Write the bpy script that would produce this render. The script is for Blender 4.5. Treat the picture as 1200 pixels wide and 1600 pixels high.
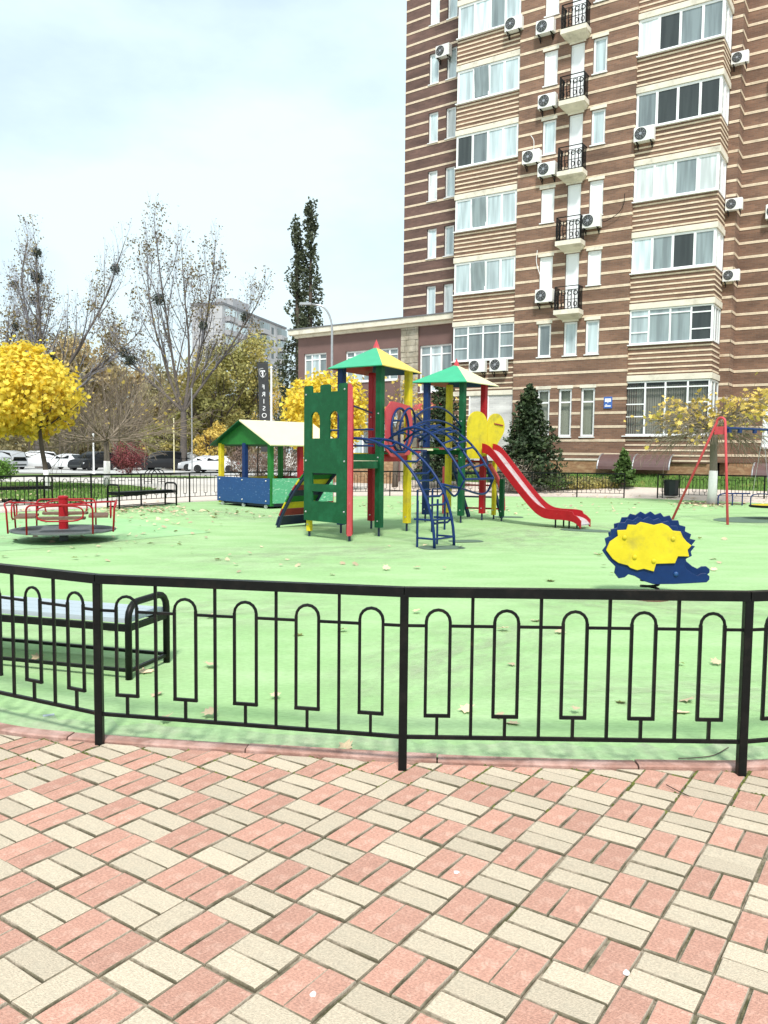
import bpy, math, random
import numpy as np
from mathutils import Vector, Matrix, Euler

random.seed(7); RNG = np.random.default_rng(7)
for _o in list(bpy.data.objects): bpy.data.objects.remove(_o, do_unlink=True)
scene = bpy.context.scene
COL = scene.collection
R = math.radians

# ------------------------------------------------------------------ camera
FPX, CAMH, PITCH, ROLL = 1262.0, 1.4976, 0.0728, 0.0105
_fw = np.array([0, math.cos(PITCH), -math.sin(PITCH)]); _up = np.array([0, math.sin(PITCH), math.cos(PITCH)])
_rt = math.cos(ROLL)*np.array([1., 0, 0]) + math.sin(ROLL)*_up
_up = -math.sin(ROLL)*np.array([1., 0, 0]) + math.cos(ROLL)*_up
cam_d = bpy.data.cameras.new('camera'); cam = bpy.data.objects.new('camera', cam_d); COL.objects.link(cam)
cam.matrix_world = Matrix(((_rt[0], _up[0], -_fw[0], 0), (_rt[1], _up[1], -_fw[1], 0), (_rt[2], _up[2], -_fw[2], CAMH), (0, 0, 0, 1)))
cam_d.sensor_fit = 'VERTICAL'; cam_d.sensor_height = 24.0; cam_d.lens = FPX/1600*24.0
cam_d.clip_start = 0.05; cam_d.clip_end = 2000
scene.camera = cam
scene.render.resolution_x = 768; scene.render.resolution_y = 1024

# ------------------------------------------------------------------ sky, sun, exposure
SUN_EL, SUN_AZ = R(52), R(178)          # azimuth measured clockwise from +Y (the view direction)
world = bpy.data.worlds.new('World'); scene.world = world; world.use_nodes = True
wn = world.node_tree.nodes; wl = world.node_tree.links; wn.clear()
out = wn.new('ShaderNodeOutputWorld'); bg = wn.new('ShaderNodeBackground'); bg.inputs['Strength'].default_value = 0.13
sky = wn.new('ShaderNodeTexSky'); sky.sky_type = 'NISHITA'; sky.sun_disc = False
sky.sun_elevation = SUN_EL; sky.sun_rotation = SUN_AZ; sky.air_density = 1.0; sky.dust_density = 2.0; sky.ozone_density = 1.0
tc = wn.new('ShaderNodeTexCoord'); mp = wn.new('ShaderNodeMapping'); mp.inputs['Scale'].default_value = (1, 1, 2.2)
nz = wn.new('ShaderNodeTexNoise'); nz.inputs['Scale'].default_value = 1.9; nz.inputs['Detail'].default_value = 6; nz.inputs['Roughness'].default_value = .55
rp = wn.new('ShaderNodeValToRGB'); rp.color_ramp.elements[0].position = .38; rp.color_ramp.elements[0].color = (.62, .62, .62, 1)
rp.color_ramp.elements[1].position = .60; rp.color_ramp.elements[1].color = (1, 1, 1, 1)
mx = wn.new('ShaderNodeMix'); mx.data_type = 'RGBA'; mx.inputs['B'].default_value = (5.3, 6.45, 6.85, 1)
wl.new(tc.outputs['Generated'], mp.inputs['Vector']); wl.new(mp.outputs[0], nz.inputs['Vector']); wl.new(nz.outputs['Fac'], rp.inputs[0])
wl.new(rp.outputs[0], mx.inputs['Factor']); wl.new(sky.outputs[0], mx.inputs['A']); wl.new(mx.outputs['Result'], bg.inputs['Color'])
wl.new(bg.outputs[0], out.inputs[0])
sun_d = bpy.data.lights.new('sun', 'SUN'); sun_d.energy = 3.1; sun_d.angle = R(8); sun_d.color = (1, .965, .91)
sun = bpy.data.objects.new('sun', sun_d); COL.objects.link(sun)
_sd = Vector((math.sin(SUN_AZ)*math.cos(SUN_EL), math.cos(SUN_AZ)*math.cos(SUN_EL), math.sin(SUN_EL)))
sun.rotation_euler = (-_sd).to_track_quat('-Z', 'Y').to_euler()
vs = scene.view_settings; vs.view_transform = 'Standard'; vs.look = 'None'; vs.exposure = 0.45; vs.gamma = 1.0; vs.use_curve_mapping = False

# ------------------------------------------------------------------ helpers
def G(px, py, z=0.0):
    """ground point that the photograph shows at pixel (px,py)"""
    d = _fw + _rt*(px-600)/FPX - _up*(py-800)/FPX
    k = (z-CAMH)/d[2]
    return Vector((k*d[0], k*d[1], z))
def PY(px, py, Y):
    """point at distance Y along the view that the photograph shows at pixel (px,py)"""
    d = _fw + _rt*(px-600)/FPX - _up*(py-800)/FPX
    return Vector((d[0]*Y/d[1], Y, CAMH + d[2]*Y/d[1]))
def PROJ(p):
    q = np.array([p[0], p[1], p[2]-CAMH]); d = q@_fw
    return 600+FPX*(q@_rt)/d, 800-FPX*(q@_up)/d, d

def tag(o, label=None, cat=None, group=None, kind=None):
    if label: o['label'] = label
    if cat: o['category'] = cat
    if group: o['group'] = group
    if kind: o['kind'] = kind
    return o
def thing(name, label, cat, loc=(0, 0, 0), rz=0.0, group=None):
    o = bpy.data.objects.new(name, None); COL.objects.link(o); o.empty_display_size = .2
    o.location = loc; o.rotation_euler = (0, 0, rz)
    return tag(o, label, cat, group)
def copy_tree(o, parent=None):
    c = o.copy(); COL.objects.link(c); c.parent = parent
    for ch in o.children: copy_tree(ch, c)
    return c

class MB:
    """collects shapes; build() links them as ONE mesh object"""
    def __init__(s): s.v = []; s.f = []
    def add(s, vs_, fs_):
        o = len(s.v); s.v.extend([tuple(p) for p in vs_]); s.f.extend([tuple(i+o for i in f) for f in fs_]); return s
    def box(s, c, d, rz=0.0, M=None):
        x, y, z = d[0]/2, d[1]/2, d[2]/2
        P = [Vector((a, b, e)) for a in (-x, x) for b in (-y, y) for e in (-z, z)]
        if M is None: M = Matrix.Rotation(rz, 3, 'Z') if rz else None
        P = [((M @ p) if M else p) + Vector(c) for p in P]
        return s.add(P, [(0, 1, 3, 2), (4, 6, 7, 5), (0, 4, 5, 1), (2, 3, 7, 6), (0, 2, 6, 4), (1, 5, 7, 3)])
    def bbox(s, x0, x1, y0, y1, z0, z1):
        return s.box(((x0+x1)/2, (y0+y1)/2, (z0+z1)/2), (x1-x0, y1-y0, z1-z0))
    def chbox(s, c, d, b=.01, rz=0.0):
        """box with chamfered long vertical edges and top"""
        x, y, z = d[0]/2, d[1]/2, d[2]/2
        ring = [(-x+b, -y), (x-b, -y), (x, -y+b), (x, y-b), (x-b, y), (-x+b, y), (-x, y-b), (-x, -y+b)]
        M = Matrix.Rotation(rz, 3, 'Z'); C = Vector(c)
        k = 1-2*b/max(d[0], 1e-6); k2 = 1-2*b/max(d[1], 1e-6)
        P = [M@Vector((a, e, -z))+C for a, e in ring]+[M@Vector((a, e, z-b))+C for a, e in ring]+[M@Vector((a*k, e*k2, z))+C for a, e in ring]
        F = [tuple(range(7, -1, -1)), tuple(range(16, 24))]
        for r_ in (0, 8):
            for i in range(8): F.append((r_+i, r_+(i+1) % 8, r_+8+(i+1) % 8, r_+8+i))
        return s.add(P, F)
    def bar(s, a, b, w, h=None, up=(0, 0, 1)):
        """rectangular bar from a to b"""
        h = h or w; a = Vector(a); b = Vector(b); d = (b-a)
        L = d.length
        if L < 1e-6: return s
        x = d/L; u = Vector(up)
        if abs(x.dot(u)) > .98: u = Vector((0, 1, 0))
        y = u.cross(x).normalized(); z = x.cross(y)
        M = Matrix((x, y, z)).transposed()
        return s.box((a+b)/2, (L, w, h), M=M)
    def tube(s, pts, r, n=8, closed=False, caps=True):
        pts = [Vector(p) for p in pts]; m = len(pts)
        rs = r if isinstance(r, (list, tuple)) else [r]*m
        T = []
        for i in range(m):
            if closed: t = pts[(i+1) % m]-pts[i-1]
            else: t = pts[min(i+1, m-1)]-pts[max(i-1, 0)]
            T.append(t.normalized() if t.length > 1e-9 else Vector((0, 0, 1)))
        u = Vector((0, 0, 1)) if abs(T[0].z) < .9 else Vector((1, 0, 0))
        u = (u-T[0]*u.dot(T[0])).normalized()
        V = []
        for i in range(m):
            u = (u-T[i]*u.dot(T[i]))
            u = u.normalized() if u.length > 1e-6 else T[i].orthogonal().normalized()
            w = T[i].cross(u)
            for k in range(n):
                a = 2*math.pi*k/n; V.append(pts[i]+(u*math.cos(a)+w*math.sin(a))*rs[i])
        F = []
        for i in range(m if closed else m-1):
            a, b = i*n, ((i+1) % m)*n
            for k in range(n): F.append((a+k, a+(k+1) % n, b+(k+1) % n, b+k))
        if caps and not closed: F.append(tuple(range(n-1, -1, -1))); F.append(tuple((m-1)*n+k for k in range(n)))
        return s.add(V, F)
    def lathe(s, prof, c=(0, 0, 0), n=16, axis='Z'):
        V = []; c = Vector(c)
        for (r_, z) in prof:
            for k in range(n):
                a = 2*math.pi*k/n; p = (r_*math.cos(a), r_*math.sin(a), z)
                if axis == 'Y': p = (p[0], z, p[1])
                V.append(Vector(p)+c)
        F = []
        for i in range(len(prof)-1):
            for k in range(n): F.append((i*n+k, i*n+(k+1) % n, (i+1)*n+(k+1) % n, (i+1)*n+k))
        F.append(tuple(range(n-1, -1, -1))); F.append(tuple((len(prof)-1)*n+k for k in range(n)))
        return s.add(V, F)
    def prism(s, poly, fn, t0, t1):
        """extrude a 2-D outline; fn(u,v,t) gives the point"""
        n = len(poly)
        V = [fn(u, v, t0) for u, v in poly]+[fn(u, v, t1) for u, v in poly]
        F = [tuple(range(n-1, -1, -1)), tuple(range(n, 2*n))]+[(i, (i+1) % n, n+(i+1) % n, n+i) for i in range(n)]
        return s.add(V, F)
    def quad(s, a, b, c, d): return s.add([a, b, c, d], [(0, 1, 2, 3)])
    def build(s, name, mat, parent=None, world=False, smooth=False, kind=None, bevel=0):
        me = bpy.data.meshes.new(name)
        V = s.v
        if parent is not None and world:
            M = (Matrix.Translation(parent.location) @ parent.rotation_euler.to_matrix().to_4x4()).inverted()
            if parent.parent is not None:
                pp = parent.parent
                M = M @ (Matrix.Translation(pp.location) @ pp.rotation_euler.to_matrix().to_4x4()).inverted()
            V = [tuple(M @ Vector(p)) for p in V]
        me.from_pydata([tuple(p) for p in V], [], s.f); me.update()
        o = bpy.data.objects.new(name, me); COL.objects.link(o)
        if mat: me.materials.append(mat)
        if smooth:
            me.polygons.foreach_set('use_smooth', [True]*len(me.polygons))
            if smooth == 'auto': me.set_sharp_from_angle(angle=R(38))
        if parent is not None: o.parent = parent
        if kind: o['kind'] = kind
        if bevel:
            b = o.modifiers.new('bevel', 'BEVEL'); b.width = bevel; b.segments = 2; b.limit_method = 'ANGLE'
        return o
def mesh_np(name, V, F, mat, parent=None, kind=None, smooth=False):
    """V (n,3), F (m,k) arrays -> object, fast"""
    me = bpy.data.meshes.new(name); n, m, k = len(V), len(F), F.shape[1]
    me.vertices.add(n); me.vertices.foreach_set('co', np.asarray(V, np.float32).ravel())
    me.loops.add(m*k); me.loops.foreach_set('vertex_index', F.astype(np.int32).ravel())
    me.polygons.add(m); me.polygons.foreach_set('loop_start', np.arange(0, m*k, k, dtype=np.int32))
    me.polygons.foreach_set('loop_total', np.full(m, k, np.int32))
    if smooth: me.polygons.foreach_set('use_smooth', np.ones(m, bool))
    me.update(calc_edges=True); me.validate()
    o = bpy.data.objects.new(name, me); COL.objects.link(o)
    if mat: me.materials.append(mat)
    if parent is not None: o.parent = parent
    if kind: o['kind'] = kind
    return o
def catmull(P, n=8, closed=False):
    P = [Vector(p) for p in P]; m = len(P); out_ = []
    for i in range(m if closed else m-1):
        p0 = P[i-1] if (i > 0 or closed) else P[0]*2-P[1]; p1 = P[i]; p2 = P[(i+1) % m]
        p3 = P[(i+2) % m] if (i+2 < m or closed) else P[-1]*2-P[-2]
        for k in range(n):
            t = k/n
            out_.append(.5*((2*p1)+(p2-p0)*t+(2*p0-5*p1+4*p2-p3)*t*t+(3*p1-p0-3*p2+p3)*t**3))
    if not closed: out_.append(P[-1])
    return out_

# ------------------------------------------------------------------ materials
MATS = {}
def mat(name, col, rough=.6, var=.12, scale=6.0, bump=0.0, bscale=None, metallic=0.0, spec=.5, col2=None, c2pos=(.45, .65), rand=0.0,
        island=0.0, transl=0.0, coat=0.0, stretch=None, detail=5, col2scale=None, chip=None, chip_scale=22):
    """procedural material: base colour with noise variation, an optional second colour in patches, and relief"""
    if name in MATS: return MATS[name]
    m = bpy.data.materials.new(name); m.use_nodes = True; MATS[name] = m
    nt = m.node_tree; N = nt.nodes; L = nt.links; b = N['Principled BSDF']
    b.inputs['Roughness'].default_value = rough; b.inputs['Metallic'].default_value = metallic; b.inputs['Specular IOR Level'].default_value = spec
    if coat: b.inputs['Coat Weight'].default_value = coat; b.inputs['Coat Roughness'].default_value = .15
    tc_ = N.new('ShaderNodeTexCoord'); vec = tc_.outputs['Object']
    if stretch:
        mp_ = N.new('ShaderNodeMapping'); mp_.inputs['Scale'].default_value = stretch; L.new(vec, mp_.inputs[0]); vec = mp_.outputs[0]
    nz_ = N.new('ShaderNodeTexNoise'); nz_.inputs['Scale'].default_value = scale; nz_.inputs['Detail'].default_value = detail; nz_.inputs['Roughness'].default_value = .62
    L.new(vec, nz_.inputs['Vector'])
    mr = N.new('ShaderNodeMapRange'); mr.inputs['From Min'].default_value = .25; mr.inputs['From Max'].default_value = .75
    mr.inputs['To Min'].default_value = 1-var; mr.inputs['To Max'].default_value = 1+var
    L.new(nz_.outputs['Fac'], mr.inputs['Value'])
    val = mr.outputs[0]
    def mul(a, b_):
        q = N.new('ShaderNodeMath'); q.operation = 'MULTIPLY'; L.new(a, q.inputs[0]); L.new(b_, q.inputs[1]); return q.outputs[0]
    def ranged(sock, amt):
        q = N.new('ShaderNodeMapRange'); q.inputs['To Min'].default_value = 1-amt; q.inputs['To Max'].default_value = 1+amt; L.new(sock, q.inputs['Value']); return q.outputs[0]
    if rand: val = mul(val, ranged(N.new('ShaderNodeObjectInfo').outputs['Random'], rand))
    if island: val = mul(val, ranged(N.new('ShaderNodeNewGeometry').outputs['Random Per Island'], island))
    base = N.new('ShaderNodeRGB'); base.outputs[0].default_value = (*col, 1); cs = base.outputs[0]
    if col2 is not None:
        n2 = N.new('ShaderNodeTexNoise'); n2.inputs['Scale'].default_value = col2scale or scale*.35; n2.inputs['Detail'].default_value = 6; n2.inputs['Roughness'].default_value = .65
        L.new(vec, n2.inputs['Vector'])
        r2_ = N.new('ShaderNodeMapRange'); r2_.inputs['From Min'].default_value = c2pos[0]; r2_.inputs['From Max'].default_value = c2pos[1]; L.new(n2.outputs['Fac'], r2_.inputs['Value'])
        mx_ = N.new('ShaderNodeMix'); mx_.data_type = 'RGBA'; L.new(r2_.outputs[0], mx_.inputs['Factor']); L.new(cs, mx_.inputs['A']); mx_.inputs['B'].default_value = (*col2, 1); cs = mx_.outputs['Result']
    if chip is not None:          # small worn spots
        n4 = N.new('ShaderNodeTexNoise'); n4.inputs['Scale'].default_value = chip_scale; n4.inputs['Detail'].default_value = 8; n4.inputs['Roughness'].default_value = .72; L.new(vec, n4.inputs['Vector'])
        r4 = N.new('ShaderNodeMapRange'); r4.inputs['From Min'].default_value = .655; r4.inputs['From Max'].default_value = .69; L.new(n4.outputs['Fac'], r4.inputs['Value'])
        m4 = N.new('ShaderNodeMix'); m4.data_type = 'RGBA'; L.new(r4.outputs[0], m4.inputs['Factor']); L.new(cs, m4.inputs['A']); m4.inputs['B'].default_value = (*chip, 1); cs = m4.outputs['Result']
    vm = N.new('ShaderNodeVectorMath'); vm.operation = 'SCALE'; L.new(cs, vm.inputs[0]); L.new(val, vm.inputs['Scale'])
    L.new(vm.outputs[0], b.inputs['Base Color'])
    if bump:
        n3 = N.new('ShaderNodeTexNoise'); n3.inputs['Scale'].default_value = bscale or scale*4; n3.inputs['Detail'].default_value = 4; L.new(vec, n3.inputs['Vector'])
        bp = N.new('ShaderNodeBump'); bp.inputs['Strength'].default_value = bump; bp.inputs['Distance'].default_value = .01
        L.new(n3.outputs['Fac'], bp.inputs['Height']); L.new(bp.outputs[0], b.inputs['Normal'])
    if transl:
        tr = N.new('ShaderNodeBsdfTranslucent'); L.new(vm.outputs[0], tr.inputs[0]); ms = N.new('ShaderNodeMixShader'); ms.inputs[0].default_value = transl
        L.new(b.outputs[0], ms.inputs[1]); L.new(tr.outputs[0], ms.inputs[2]); L.new(ms.outputs[0], N['Material Output'].inputs[0])
    return m
def brick_mat(name, c1, c2, mortar, w=.25, h=.075, var=.2):
    """brick-course colour for walls too far away to pick bricks apart; brick rows run along local x and z"""
    m = bpy.data.materials.new(name); m.use_nodes = True; nt = m.node_tree; N = nt.nodes; L = nt.links; b = N['Principled BSDF']
    tc_ = N.new('ShaderNodeTexCoord'); sp = N.new('ShaderNodeSeparateXYZ'); L.new(tc_.outputs['Object'], sp.inputs[0])
    ad = N.new('ShaderNodeMath'); ad.operation = 'ADD'; L.new(sp.outputs[0], ad.inputs[0]); L.new(sp.outputs[1], ad.inputs[1])
    cb = N.new('ShaderNodeCombineXYZ'); L.new(ad.outputs[0], cb.inputs[0]); L.new(sp.outputs[2], cb.inputs[1])
    br = N.new('ShaderNodeTexBrick'); br.inputs['Scale'].default_value = 1; br.inputs['Brick Width'].default_value = w; br.inputs['Row Height'].default_value = h
    br.inputs['Mortar Size'].default_value = .006; br.inputs['Color1'].default_value = (*c1, 1); br.inputs['Color2'].default_value = (*c2, 1); br.inputs['Mortar'].default_value = (*mortar, 1)
    L.new(cb.outputs[0], br.inputs['Vector'])
    n2 = N.new('ShaderNodeTexNoise'); n2.inputs['Scale'].default_value = .9; n2.inputs['Detail'].default_value = 6
    mp_ = N.new('ShaderNodeMapping'); mp_.inputs['Scale'].default_value = (.5, .5, 2.2); L.new(tc_.outputs['Object'], mp_.inputs[0]); L.new(mp_.outputs[0], n2.inputs['Vector'])
    mr = N.new('ShaderNodeMapRange'); mr.inputs['From Min'].default_value = .3; mr.inputs['From Max'].default_value = .7; mr.inputs['To Min'].default_value = 1-var*1.6; mr.inputs['To Max'].default_value = 1+var*1.6; L.new(n2.outputs['Fac'], mr.inputs['Value'])
    vm = N.new('ShaderNodeVectorMath'); vm.operation = 'SCALE'; L.new(br.outputs['Color'], vm.inputs[0]); L.new(mr.outputs[0], vm.inputs['Scale']); L.new(vm.outputs[0], b.inputs['Base Color'])
    b.inputs['Roughness'].default_value = .85
    bp = N.new('ShaderNodeBump'); bp.inputs['Strength'].default_value = .5; bp.inputs['Distance'].default_value = .01; bp.invert = True; L.new(br.outputs['Fac'], bp.inputs['Height']); L.new(bp.outputs[0], b.inputs['Normal'])
    return m
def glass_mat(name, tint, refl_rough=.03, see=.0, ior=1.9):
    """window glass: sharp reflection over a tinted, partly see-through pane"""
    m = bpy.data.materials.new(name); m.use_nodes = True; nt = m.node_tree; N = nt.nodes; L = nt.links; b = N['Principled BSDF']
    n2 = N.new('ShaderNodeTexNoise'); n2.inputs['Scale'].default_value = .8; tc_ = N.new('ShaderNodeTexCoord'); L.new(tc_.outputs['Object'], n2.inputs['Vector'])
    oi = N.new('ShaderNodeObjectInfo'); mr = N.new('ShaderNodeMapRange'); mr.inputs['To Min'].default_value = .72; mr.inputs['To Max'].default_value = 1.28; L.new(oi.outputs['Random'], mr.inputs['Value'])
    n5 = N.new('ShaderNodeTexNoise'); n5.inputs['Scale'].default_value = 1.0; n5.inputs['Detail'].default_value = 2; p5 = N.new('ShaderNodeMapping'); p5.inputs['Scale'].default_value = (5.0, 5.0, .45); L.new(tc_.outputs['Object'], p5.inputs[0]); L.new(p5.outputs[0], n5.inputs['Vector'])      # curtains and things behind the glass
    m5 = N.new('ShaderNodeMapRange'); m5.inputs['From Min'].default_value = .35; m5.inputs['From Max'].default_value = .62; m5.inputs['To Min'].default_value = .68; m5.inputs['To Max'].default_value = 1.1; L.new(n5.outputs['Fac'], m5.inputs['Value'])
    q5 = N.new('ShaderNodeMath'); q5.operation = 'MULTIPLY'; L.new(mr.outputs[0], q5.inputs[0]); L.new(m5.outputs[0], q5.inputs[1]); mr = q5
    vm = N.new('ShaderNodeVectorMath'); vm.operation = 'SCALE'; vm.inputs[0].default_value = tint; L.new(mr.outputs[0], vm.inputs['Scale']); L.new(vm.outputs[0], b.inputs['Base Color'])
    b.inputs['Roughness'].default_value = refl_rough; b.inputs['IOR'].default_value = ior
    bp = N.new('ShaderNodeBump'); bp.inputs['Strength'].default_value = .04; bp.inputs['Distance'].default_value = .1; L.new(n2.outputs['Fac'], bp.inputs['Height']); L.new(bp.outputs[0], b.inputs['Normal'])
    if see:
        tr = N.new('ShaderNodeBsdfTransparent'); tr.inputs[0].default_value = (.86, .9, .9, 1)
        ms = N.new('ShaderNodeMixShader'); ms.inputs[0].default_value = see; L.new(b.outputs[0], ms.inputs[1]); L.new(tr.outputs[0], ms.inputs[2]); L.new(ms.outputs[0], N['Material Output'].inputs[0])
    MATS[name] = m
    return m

mat('green_rubber', (.305, .48, .215), .9, .16, 38, .5, 150, col2=(.385, .545, .28), c2pos=(.40, .66), col2scale=1.4, spec=.15, stretch=(.55, 1.25, 1), chip=(.27, .42, .20), chip_scale=2.6)
mat('green_rubber_worn', (.29, .50, .24), .9, .08, 5, .2, 90, col2=(.36, .55, .28), col2scale=1.2, spec=.2)
mat('rubber_dusty', (.30, .44, .23), .95, .2, 20, .4, 120, col2=(.36, .43, .27), c2pos=(.4, .65), col2scale=3, spec=.1)
mat('dark_mat_shadow', (.10, .16, .11), .9, .2, 6, .2, 60)  # dark mats, and shadows painted as flat sheets
mat('paver_red', (.52, .275, .205), .9, .3, 110, .6, 200, rand=.12, chip=(.33, .2, .16), chip_scale=60, col2=(.66, .41, .32), c2pos=(.5, .75), col2scale=14)
mat('paver_sand', (.55, .455, .34), .9, .26, 110, .6, 200, rand=.10, chip=(.34, .29, .22), chip_scale=60, col2=(.51, .44, .335), c2pos=(.52, .8), col2scale=9)
mat('joint_sand', (.30, .25, .185), .95, .45, 60, .6, 120, col2=(.085, .085, .035), c2pos=(.47, .58), col2scale=2.2)
mat('paver_edge', (.38, .315, .24), .95, .35, 60, .4, 150, col2=(.14, .12, .075), c2pos=(.45, .62), col2scale=3.2)  # joint dirt, with the shade of the brick edges put into the colour
mat('kerb_red', (.34, .185, .145), .9, .2, 18, .5, 90, col2=(.52, .33, .28), col2scale=5, rand=.08)
mat('ground_pale', (.60, .55, .49), .92, .12, .8, .2, 20, col2=(.50, .46, .41), col2scale=.15)
mat('asphalt_pale', (.50, .49, .47), .9, .1, 1.5, .2, 30)
mat('path_paver', (.62, .53, .46), .92, .14, 9, .2, 30)
mat('grass', (.10, .18, .035), .95, .35, 7, .8, 40, col2=(.22, .22, .05), c2pos=(.5, .7), col2scale=1.0)
mat('iron_black', (.0045, .0058, .0056), .42, .3, 20, .12, 90, spec=.2, col2=(.014, .0125, .011), c2pos=(.5, .72), col2scale=7, chip=(.035, .02, .012), chip_scale=14)
mat('paint_green', (.006, .075, .028), .5, .16, 9, .12, 40, col2=(.014, .125, .055), c2pos=(.5, .75), col2scale=3, spec=.2, chip=(.05, .16, .10))
mat('paint_green_roof', (.05, .38, .20), .5, .08, 5, .05, 30, spec=.3)
mat('paint_green_bright', (.02, .15, .028), .55, .15, 9, .1, 40, spec=.2)
mat('paint_yellow', (.64, .50, .022), .5, .12, 7, .1, 40, col2=(.40, .32, .05), c2pos=(.50, .72), col2scale=3.2, spec=.2, chip=(.5, .45, .25))
mat('paint_yellow_roof', (.82, .58, .13), .5, .08, 5, .05, 30)
mat('paint_cream', (.74, .67, .43), .5, .05, 4, .05, 30)
mat('paint_red', (.34, .010, .016), .42, .14, 9, .08, 40, spec=.22, chip=(.45, .16, .15))
mat('paint_pink', (.58, .075, .09), .5, .12, 9, .12, 40, col2=(.78, .30, .30), c2pos=(.6, .85), col2scale=4, spec=.25)
mat('paint_blue', (.006, .026, .11), .4, .18, 9, .08, 40, spec=.22, chip=(.05, .12, .25))
mat('paint_blue_scuffed', (.008, .058, .2), .5, .12, 9, .12, 40, col2=(.25, .40, .58), c2pos=(.62, .70), col2scale=11, stretch=(1, 1, 2.2))
mat('paint_green_scuffed', (.09, .36, .20), .5, .12, 9, .12, 40, col2=(.55, .72, .58), c2pos=(.56, .66), col2scale=10, stretch=(1, 1, 2))
mat('paint_navy', (.012, .02, .06), .5, .2, 9, .1, 40)
mat('paint_darkred', (.28, .02, .03), .5, .15, 9, .1, 40)
mat('steel', (.45, .45, .46), .35, .15, 8, metallic=.7)
mat('steel_worn', (.62, .58, .58), .4, .2, 12, metallic=.35, col2=(.45, .22, .2), c2pos=(.55, .75), col2scale=9)
mat('dark_deck', (.03, .035, .03), .8, .2, 10, .1, 40)
mat('bench_slat', (.40, .46, .50), .5, .08, 10, .1, 60, stretch=(.4, 6, 6))
mat('rust_plate', (.16, .09, .06), .8, .3, 12, .3, 50)
mat('cream_band', (.70, .575, .43), .85, .2, 5, .2, 30, col2=(.56, .43, .30), c2pos=(.54, .7), col2scale=1.1)
mat('cream_slab', (.70, .65, .54), .85, .14, 2, .2, 20, col2=(.42, .38, .31), c2pos=(.52, .74), col2scale=1.6)
mat('white_frame', (.84, .85, .85), .4, .03, 3)
mat('white_panel', (.86, .87, .88), .35, .03, 2)
mat('maroon_plaster', (.165, .098, .088), .9, .12, 1.2, .2, 20)
mat('stone_beige', (.33, .29, .22), .9, .3, 3.2, .5, 14, col2=(.45, .41, .33), col2scale=2)
mat('plinth_stone', (.30, .17, .09), .9, .28, 5, .6, 12, col2=(.42, .28, .16), col2scale=3, stretch=(1, 1, 2.5))
mat('roof_grey', (.16, .16, .17), .8, .15, 2)
mat('ac_white', (.78, .78, .75), .45, .06, 5)
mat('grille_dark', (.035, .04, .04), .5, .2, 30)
mat('blinds', (.55, .50, .42), .8, .1, 5)
mat('curtain', (.72, .70, .55), .85, .15, 4, stretch=(8, 8, .3))
mat('awning_brown', (.13, .075, .07), .35, .1, 4)
mat('sign_blue', (.05, .13, .42), .4, .05, 4)
mat('sign_white', (.85, .86, .88), .4, .03, 4)
mat('banner_grey', (.035, .037, .04), .7, .1, 5)
mat('bark', (.085, .065, .05), .95, .35, 8, .7, 30, stretch=(1, 1, .3))
mat('bark_pale', (.17, .14, .115), .95, .3, 8, .6, 30, stretch=(1, 1, .3))
mat('twig_brown', (.22, .175, .13), .95, .3, 5)
mat('twig_blue', (.34, .34, .39), .95, .25, 5)
mat('bark_far', (.105, .088, .078), .95, .3, 3)
mat('whitewash', (.80, .79, .76), .9, .07, 9, .3, 30)
mat('leaf_yellow', (.86, .69, .085), .6, .12, 3, island=.25, transl=.4, col2=(.72, .42, .03), c2pos=(.55, .8), col2scale=1.6)
mat('leaf_gold', (.68, .50, .12), .65, .15, 3, island=.35, transl=.3)
mat('leaf_olive', (.40, .38, .135), .7, .2, .5, island=.4, transl=.3, col2=(.48, .37, .10), c2pos=(.45, .65), col2scale=.22)
mat('leaf_wood', (.40, .355, .19), .8, .25, .3, island=.4, transl=.3, col2=(.54, .37, .17), c2pos=(.48, .68), col2scale=.10)
mat('leaf_poplar', (.065, .08, .04), .7, .2, .6, island=.4, transl=.15)
mat('leaf_bare', (.20, .155, .10), .8, .2, 1, island=.4)
mat('needles', (.028, .052, .018), .7, .25, 2, island=.45, col2=(.07, .095, .025), c2pos=(.5, .7), col2scale=1.4)
mat('needles_light', (.07, .13, .025), .7, .25, 2, island=.4)
mat('leaf_hedge', (.12, .24, .035), .7, .2, 2, island=.35, transl=.2)
mat('leaf_redbush', (.20, .045, .05), .8, .2, 2, island=.4)
mat('leaf_brownbush', (.17, .11, .085), .8, .2, 2, island=.4)
mat('leaf_greybush', (.22, .18, .145), .8, .2, 2, island=.4)
mat('mistletoe', (.035, .045, .03), .8, .2, 3, island=.3)
mat('leaf_litter', (.60, .47, .30), .8, .2, 5, island=.35, rand=.3)
mat('tyre', (.012, .012, .013), .8)
mat('grey_panel', (.43, .43, .44), .9, .12, .35, .1, 5)
mat('grey_panel_b', (.36, .36, .37), .9, .12, .35, .1, 5)
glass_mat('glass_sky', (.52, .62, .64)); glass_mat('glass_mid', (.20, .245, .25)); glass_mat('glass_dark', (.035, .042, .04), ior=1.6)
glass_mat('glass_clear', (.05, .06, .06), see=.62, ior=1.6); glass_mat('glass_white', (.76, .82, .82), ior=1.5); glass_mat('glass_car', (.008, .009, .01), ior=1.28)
M = MATS
BRICK = brick_mat('brick_brown', (.228, .124, .079), (.16, .087, .058), (.205, .15, .115))
BRICK_W = brick_mat('brick_wing', (.155, .086, .068), (.115, .063, .052), (.13, .095, .08))
BRICK_P = brick_mat('brick_pale', (.62, .61, .59), (.52, .51, .50), (.66, .65, .63), w=.3, h=.09)
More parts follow.
